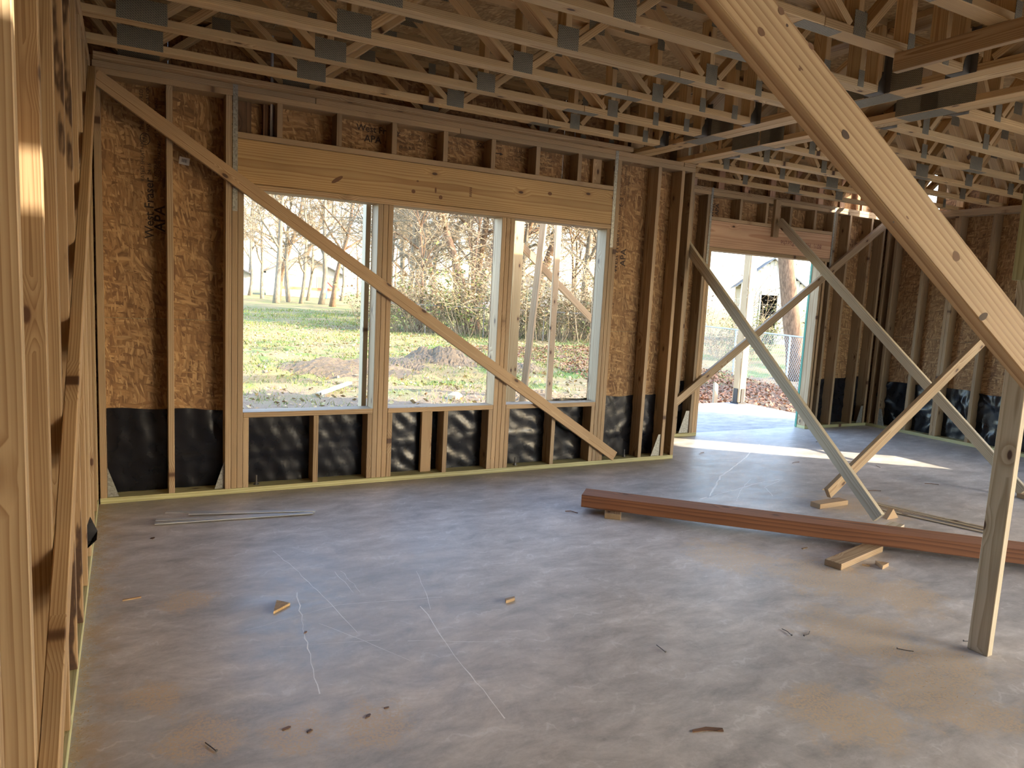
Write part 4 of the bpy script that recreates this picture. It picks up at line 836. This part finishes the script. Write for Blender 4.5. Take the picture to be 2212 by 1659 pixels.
for (k, x, y, a_) in ((0, 900, 60, .3), (1, 820, -60, 2.), (3, 980, 180, 1.), (2, 1040, -120, 4.), (4, 900, -220, 5.), (1, 1150, 40, 3.), (4, 760, 20, 1.), (0, 1180, 260, 2.)): place_tree(k, x, y, a_, .85)
# the big leaning trunk outside the doorway
bt = make_tree(17, 420, 9.5, (-.17, .02), .55, 7, label='stout leaning tree trunk behind the chain-link fence outside the doorway', trunk=M_TRUNK2, name='leaning_tree', lv=(5, 5, 4)); M = Matrix.Translation(Vector((572, 262, float(gheight(572, 262))))*IN); bt.matrix_basis = M; WM[bt] = M

# ---- shrubs and thicket
def make_shrub(seed, H_, rad, nst, nleaf, lm, label, group):
    r = random.Random(seed); S = MB(); pts_ = []
    for i in range(nst):
        a = r.random()*6.28; q = rad*r.random()**.7; p = Vector((math.cos(a)*q, math.sin(a)*q, -2)); d = Vector((math.cos(a)*.35, math.sin(a)*.35, 1)).normalized(); l = H_*(.5+.6*r.random()); path = branch_path(r, p, d, l, 5, .2, -.02); S.tube(path, [.45, .4, .33, .26, .2, .1], 3, False)
        for k in range(8):
            j = r.randrange(1, 5); b = path[j].lerp(path[j+1], r.random()); a2 = r.random()*6.28; d2 = Vector((math.cos(a2), math.sin(a2), .4)).normalized(); tw = branch_path(r, b, d2, l*.32*r.random()+6, 3, .3, -.03); S.tube(tw, [.2, .17, .13, .06], 3, False); pts_ += tw[1:]
    e = empty('shrub', (0, 0, 0), label, 'shrub', group); S.build('stems', M_TWIG, e)
    if nleaf:
        def fx(rr, n):
            i = rr.randint(0, len(pts_), n); P = np.array([tuple(p) for p in pts_])[i]+rr.normal(0, 2.2, (n, 3)); return P[:, 0], P[:, 1], np.maximum(P[:, 2], 0)
        tri_mesh('leaves', *leaves(nleaf, fx, 1.5, seed), lm, e)
    return e
SG = 'shrubs of the thicket along the fence'
sh = [make_shrub(31, 95, 40, 26, 1500, M_DRY, 'dry tangled shrub in the thicket along the fence', SG), make_shrub(32, 80, 34, 22, 1700, M_LEAF, 'yellow-green leafy shrub in the thicket along the fence', SG), make_shrub(33, 120, 36, 24, 300, M_DRY, 'tall leafless brush in the thicket along the fence', SG)]
su = set()
def place_shrub(k, x, y, s, label=None):
    M = Matrix.Translation(Vector((x, y, float(gheight(x, y))))*IN) @ Matrix.Rotation(rt.random()*6.28, 4, 'Z') @ Matrix.Scale(s, 4)
    if k in su: o = copy_tree(sh[k], M)
    else: su.add(k); o = sh[k]; o.matrix_basis = M; WM[o] = M
    if label: o['label'] = label; del o['group']
for i in range(20): place_shrub((0, 1, 2, 0, 2)[i % 5], 360+i*19+rt.random()*16, 880-i*12+rt.random()*70, 1.05+.5*rt.random())
for i in range(9): place_shrub((2, 0, 1)[i % 3], 650+i*30+rt.random()*20, 640+rt.random()*180+i*10, .8+.4*rt.random())
for (k, x, y, s) in ((2, 560, 1380, 1.), (0, 600, 1420, 1.), (2, 640, 1350, 1.1), (0, 690, 1400, .9), (2, 700, 500, .8), (0, 655, 450, .6), (2, 690, 560, .9)): place_shrub(k, x, y, s)
place_shrub(1, 960, 690, .95, 'bright green bush half covering the white shed door'); place_shrub(1, 720, 470, .75, 'leafy green bush behind the porch post'); place_shrub(2, 770, 560, 1.25, 'tall bare brush left of the white shed')
# bramble arching over the fence
# evergreen columns added out of view to keep the sun off the slab
m = MB(); r_ = random.Random(9); V = []; Fc = []; n = 16; L = 22
for j in range(L):
    z = 420*j/(L-1)-8; rad = 58*min(1, (1.02-j/(L-1))*2.6)**.6
    for i in range(n): t = 2*PI*i/n; q = rad*(.88+.24*r_.random()); V.append((q*math.cos(t), q*math.sin(t), z))
Fc = [(j*n+i, j*n+(i+1) % n, (j+1)*n+(i+1) % n, (j+1)*n+i) for j in range(L-1) for i in range(n)]+[tuple((L-1)*n+i for i in range(n))]
ev = empty('added_sun_screen', (0, 0, 0), 'added evergreen column out of view that blocks the sun', 'tree', 'added sun screen'); mesh_obj('crown', V, Fc, M_LEAF, ev)
for k in range(5):
    M = Matrix.Translation(Vector((825, -772+k*58, GZ))*IN) @ Matrix.Rotation(k*1.1, 4, 'Z')
    if k == 0: ev.matrix_basis = M; WM[ev] = M
    else: copy_tree(ev, M)
# ---- white shed
M_WHITE = flat('white_boards', (.6, .58, .5), .7); M_TIN = flat('weathered_tin_roof', (.24, .24, .235), .5, .4); M_DARK = flat('painted_shed_shade', (.03, .026, .022), .9); M_SHING = flat('grey_shingles', (.11, .11, .12), .85)
sd = empty('white_shed', (1110, 760, GZ), 'white wooden gable shed with an open dark doorway', 'shed'); f_ = Vector((.66, .75, 0)).normalized(); s_ = Vector((f_.y, -f_.x, 0)); c_ = Vector((1085, 770, GZ))
def SP(a, b, z): p = c_+s_*a+f_*b; return (p.x, p.y, GZ+z)
def quadbox(name, a0, a1, b0, b1, z0, z1, mat, parent=sd):
    V = [SP(a, b, z) for z in (z0, z1) for (a, b) in ((a0, b0), (a1, b0), (a1, b1), (a0, b1))]; return mesh_obj(name, V, [(3, 2, 1, 0), (4, 5, 6, 7), (0, 1, 5, 4), (1, 2, 6, 5), (2, 3, 7, 6), (3, 0, 4, 7)], mat, parent)
nb = 16
for k in range(nb):
    a0 = -56+k*112/nb; a1 = a0+112/nb-.4; am = (a0+a1)/2; top = 112+(56-abs(am))*.85
    z0 = 0
    if -18 < am < 12: z0 = 92
    quadbox('wall_board', a0, a1, 0, 1, z0, top, M_WHITE)
quadbox('side_wall', -56, -55, 1, 150, 0, 112, M_WHITE); quadbox('side_wall', 55, 56, 1, 150, 0, 112, M_WHITE); quadbox('rear_wall', -56, 56, 150, 151, 0, 112, M_WHITE)
quadbox('door_frame', -20.5, -17.5, -1, .2, 0, 96, M_WHITE); quadbox('door_frame', 11.5, 14.5, -1, .2, 0, 96, M_WHITE); quadbox('door_frame', -20.5, 14.5, -1, .2, 92, 96, M_WHITE); quadbox('doorway_shade_sheet', -54, 54, 60, 61, 0, 110, M_DARK)  # dark sheet inside the shed stands in for the shade behind its doorway
for sg in (-1, 1):
    V = [SP(0, -8, 160), SP(sg*66, -8, 104), SP(sg*66, 158, 104), SP(0, 158, 160), SP(0, -8, 162), SP(sg*66, -8, 106), SP(sg*66, 158, 106), SP(0, 158, 162)]
    mesh_obj('roof_sheet', V, [(0, 1, 2, 3), (4, 5, 6, 7), (0, 1, 5, 4), (1, 2, 6, 5), (2, 3, 7, 6), (3, 0, 4, 7)], M_TIN, sd)
    for k in range(8):
        b = -6+k*22; V = [SP(0, b, 162), SP(sg*66, b, 106), SP(sg*66, b+1.2, 106), SP(0, b+1.2, 162), SP(0, b+.6, 163.2), SP(sg*66, b+.6, 107.2)]; mesh_obj('roof_rib', V, [(0, 1, 5, 4), (2, 3, 4, 5)], M_TIN, sd)
# ---- far house with garage
def house(cx, cy, ang, half, wall, rise, depth, nm, label, wins, wallmat, roofmat):
    e = empty(nm, (cx, cy, GZ), label, 'house'); ff = Vector((math.sin(ang), math.cos(ang), 0)); ss = Vector((ff.y, -ff.x, 0)); z = float(gheight(cx, cy))
    def Q(a, b, h): p = Vector((cx, cy, 0))+ss*a+ff*b; return (p.x, p.y, z+h)
    V = [Q(-half, 0, -6), Q(half, 0, -6), Q(half, 0, wall), Q(0, 0, wall+rise), Q(-half, 0, wall), Q(-half, depth, -6), Q(half, depth, -6), Q(half, depth, wall), Q(0, depth, wall+rise), Q(-half, depth, wall)]
    mesh_obj('wall', V, [(0, 1, 2, 3, 4), (9, 8, 7, 6, 5), (0, 4, 9, 5), (1, 6, 7, 2)], wallmat, e)
    for sg in (-1, 1):
        h2 = half+18; dz = -18*rise/half
        V = [Q(0, -20, wall+rise), Q(sg*h2, -20, wall+dz), Q(sg*h2, depth+20, wall+dz), Q(0, depth+20, wall+rise)]; V += [(a, b, c+6) for a, b, c in V]
        mesh_obj('roof', V, [(0, 1, 2, 3), (4, 5, 6, 7), (0, 1, 5, 4), (1, 2, 6, 5), (2, 3, 7, 6), (3, 0, 4, 7)], roofmat, e)
    for (a0, a1, z0, z1, mat) in wins:
        V = [Q(a0, -2, z0), Q(a1, -2, z0), Q(a1, -2, z1), Q(a0, -2, z1), Q(a0, 0, z0), Q(a1, 0, z0), Q(a1, 0, z1), Q(a0, 0, z1)]; wn_ = mesh_obj('window', V, [(0, 1, 2, 3), (0, 4, 5, 1), (1, 5, 6, 2), (2, 6, 7, 3), (3, 7, 4, 0)], M_WHITE, e)
        am = (a0+a1)/2
        for (p, q) in ((a0+3, am-1.5), (am+1.5, a1-3)): mesh_obj('pane', [Q(p, -2.6, z0+3), Q(q, -2.6, z0+3), Q(q, -2.6, z1-3), Q(p, -2.6, z1-3)], [(0, 1, 2, 3)], mat, wn_)
M_PANE = flat('dull_green_pane', (.17, .22, .16), .25); M_CREAM = flat('cream_siding', (.33, .31, .255), .8); M_GREY = flat('grey_siding', (.38, .38, .39), .8)
house(800, 3500, .22, 185, 118, 88, 420, 'gable_house', 'cream gable house beyond the trees at the back of the yard', [(60, 170, 30, 105, M_PANE), (-120, -80, 40, 100, M_PANE)], M_CREAM, M_SHING)
house(395, 3250, .15, 105, 98, 40, 240, 'garage', 'small white garage at the left of the cream house', [], M_CREAM, M_SHING)
house(1560, 2700, .5, 210, 110, 70, 400, 'gable_house', 'pale grey house hidden behind the thicket', [(40, 120, 30, 95, M_PANE), (-140, -60, 30, 95, M_PANE)], M_GREY, M_CREAM)
house(3300, 1900, 1.0, 300, 110, 110, 500, 'gable_house', 'pale neighbouring house far behind the white shed', [(40, 150, 30, 95, M_PANE)], M_CREAM, M_SHING)
M_BRICK = flat('pale_block', (.5, .42, .33), .9); M_ORANGE = flat('orange_cap', (.62, .16, .07), .7)
e = empty('garden_wall', (760, 3300, GZ), 'low block wall with an orange coping before the cream house', 'wall')
for r2_ in range(4):
    for k in range(11): box('wall_block', e, 640+k*24+(12 if r2_ % 2 else 0), 663.4+k*24+(12 if r2_ % 2 else 0), 3298, 3310, -1+r2_*9, 7.4+r2_*9, M_BRICK, 0)
box('coping', e, 635, 925, 3294, 3314, 35, 46, M_ORANGE, 0)
e = empty('play_slide', (875, 3275, GZ), 'small red play slide before the orange-topped wall', 'slide')
beam('slide_chute', e, (860, 3275, 74), (900, 3275, 38), 16, 3, (0, 0, 1), flat('red_plastic', (.6, .03, .03), .4), .5); box('slide_ladder', e, 850, 857, 3268, 3282, -2, 74, flat('blue_plastic', (.05, .12, .4), .4), .5)
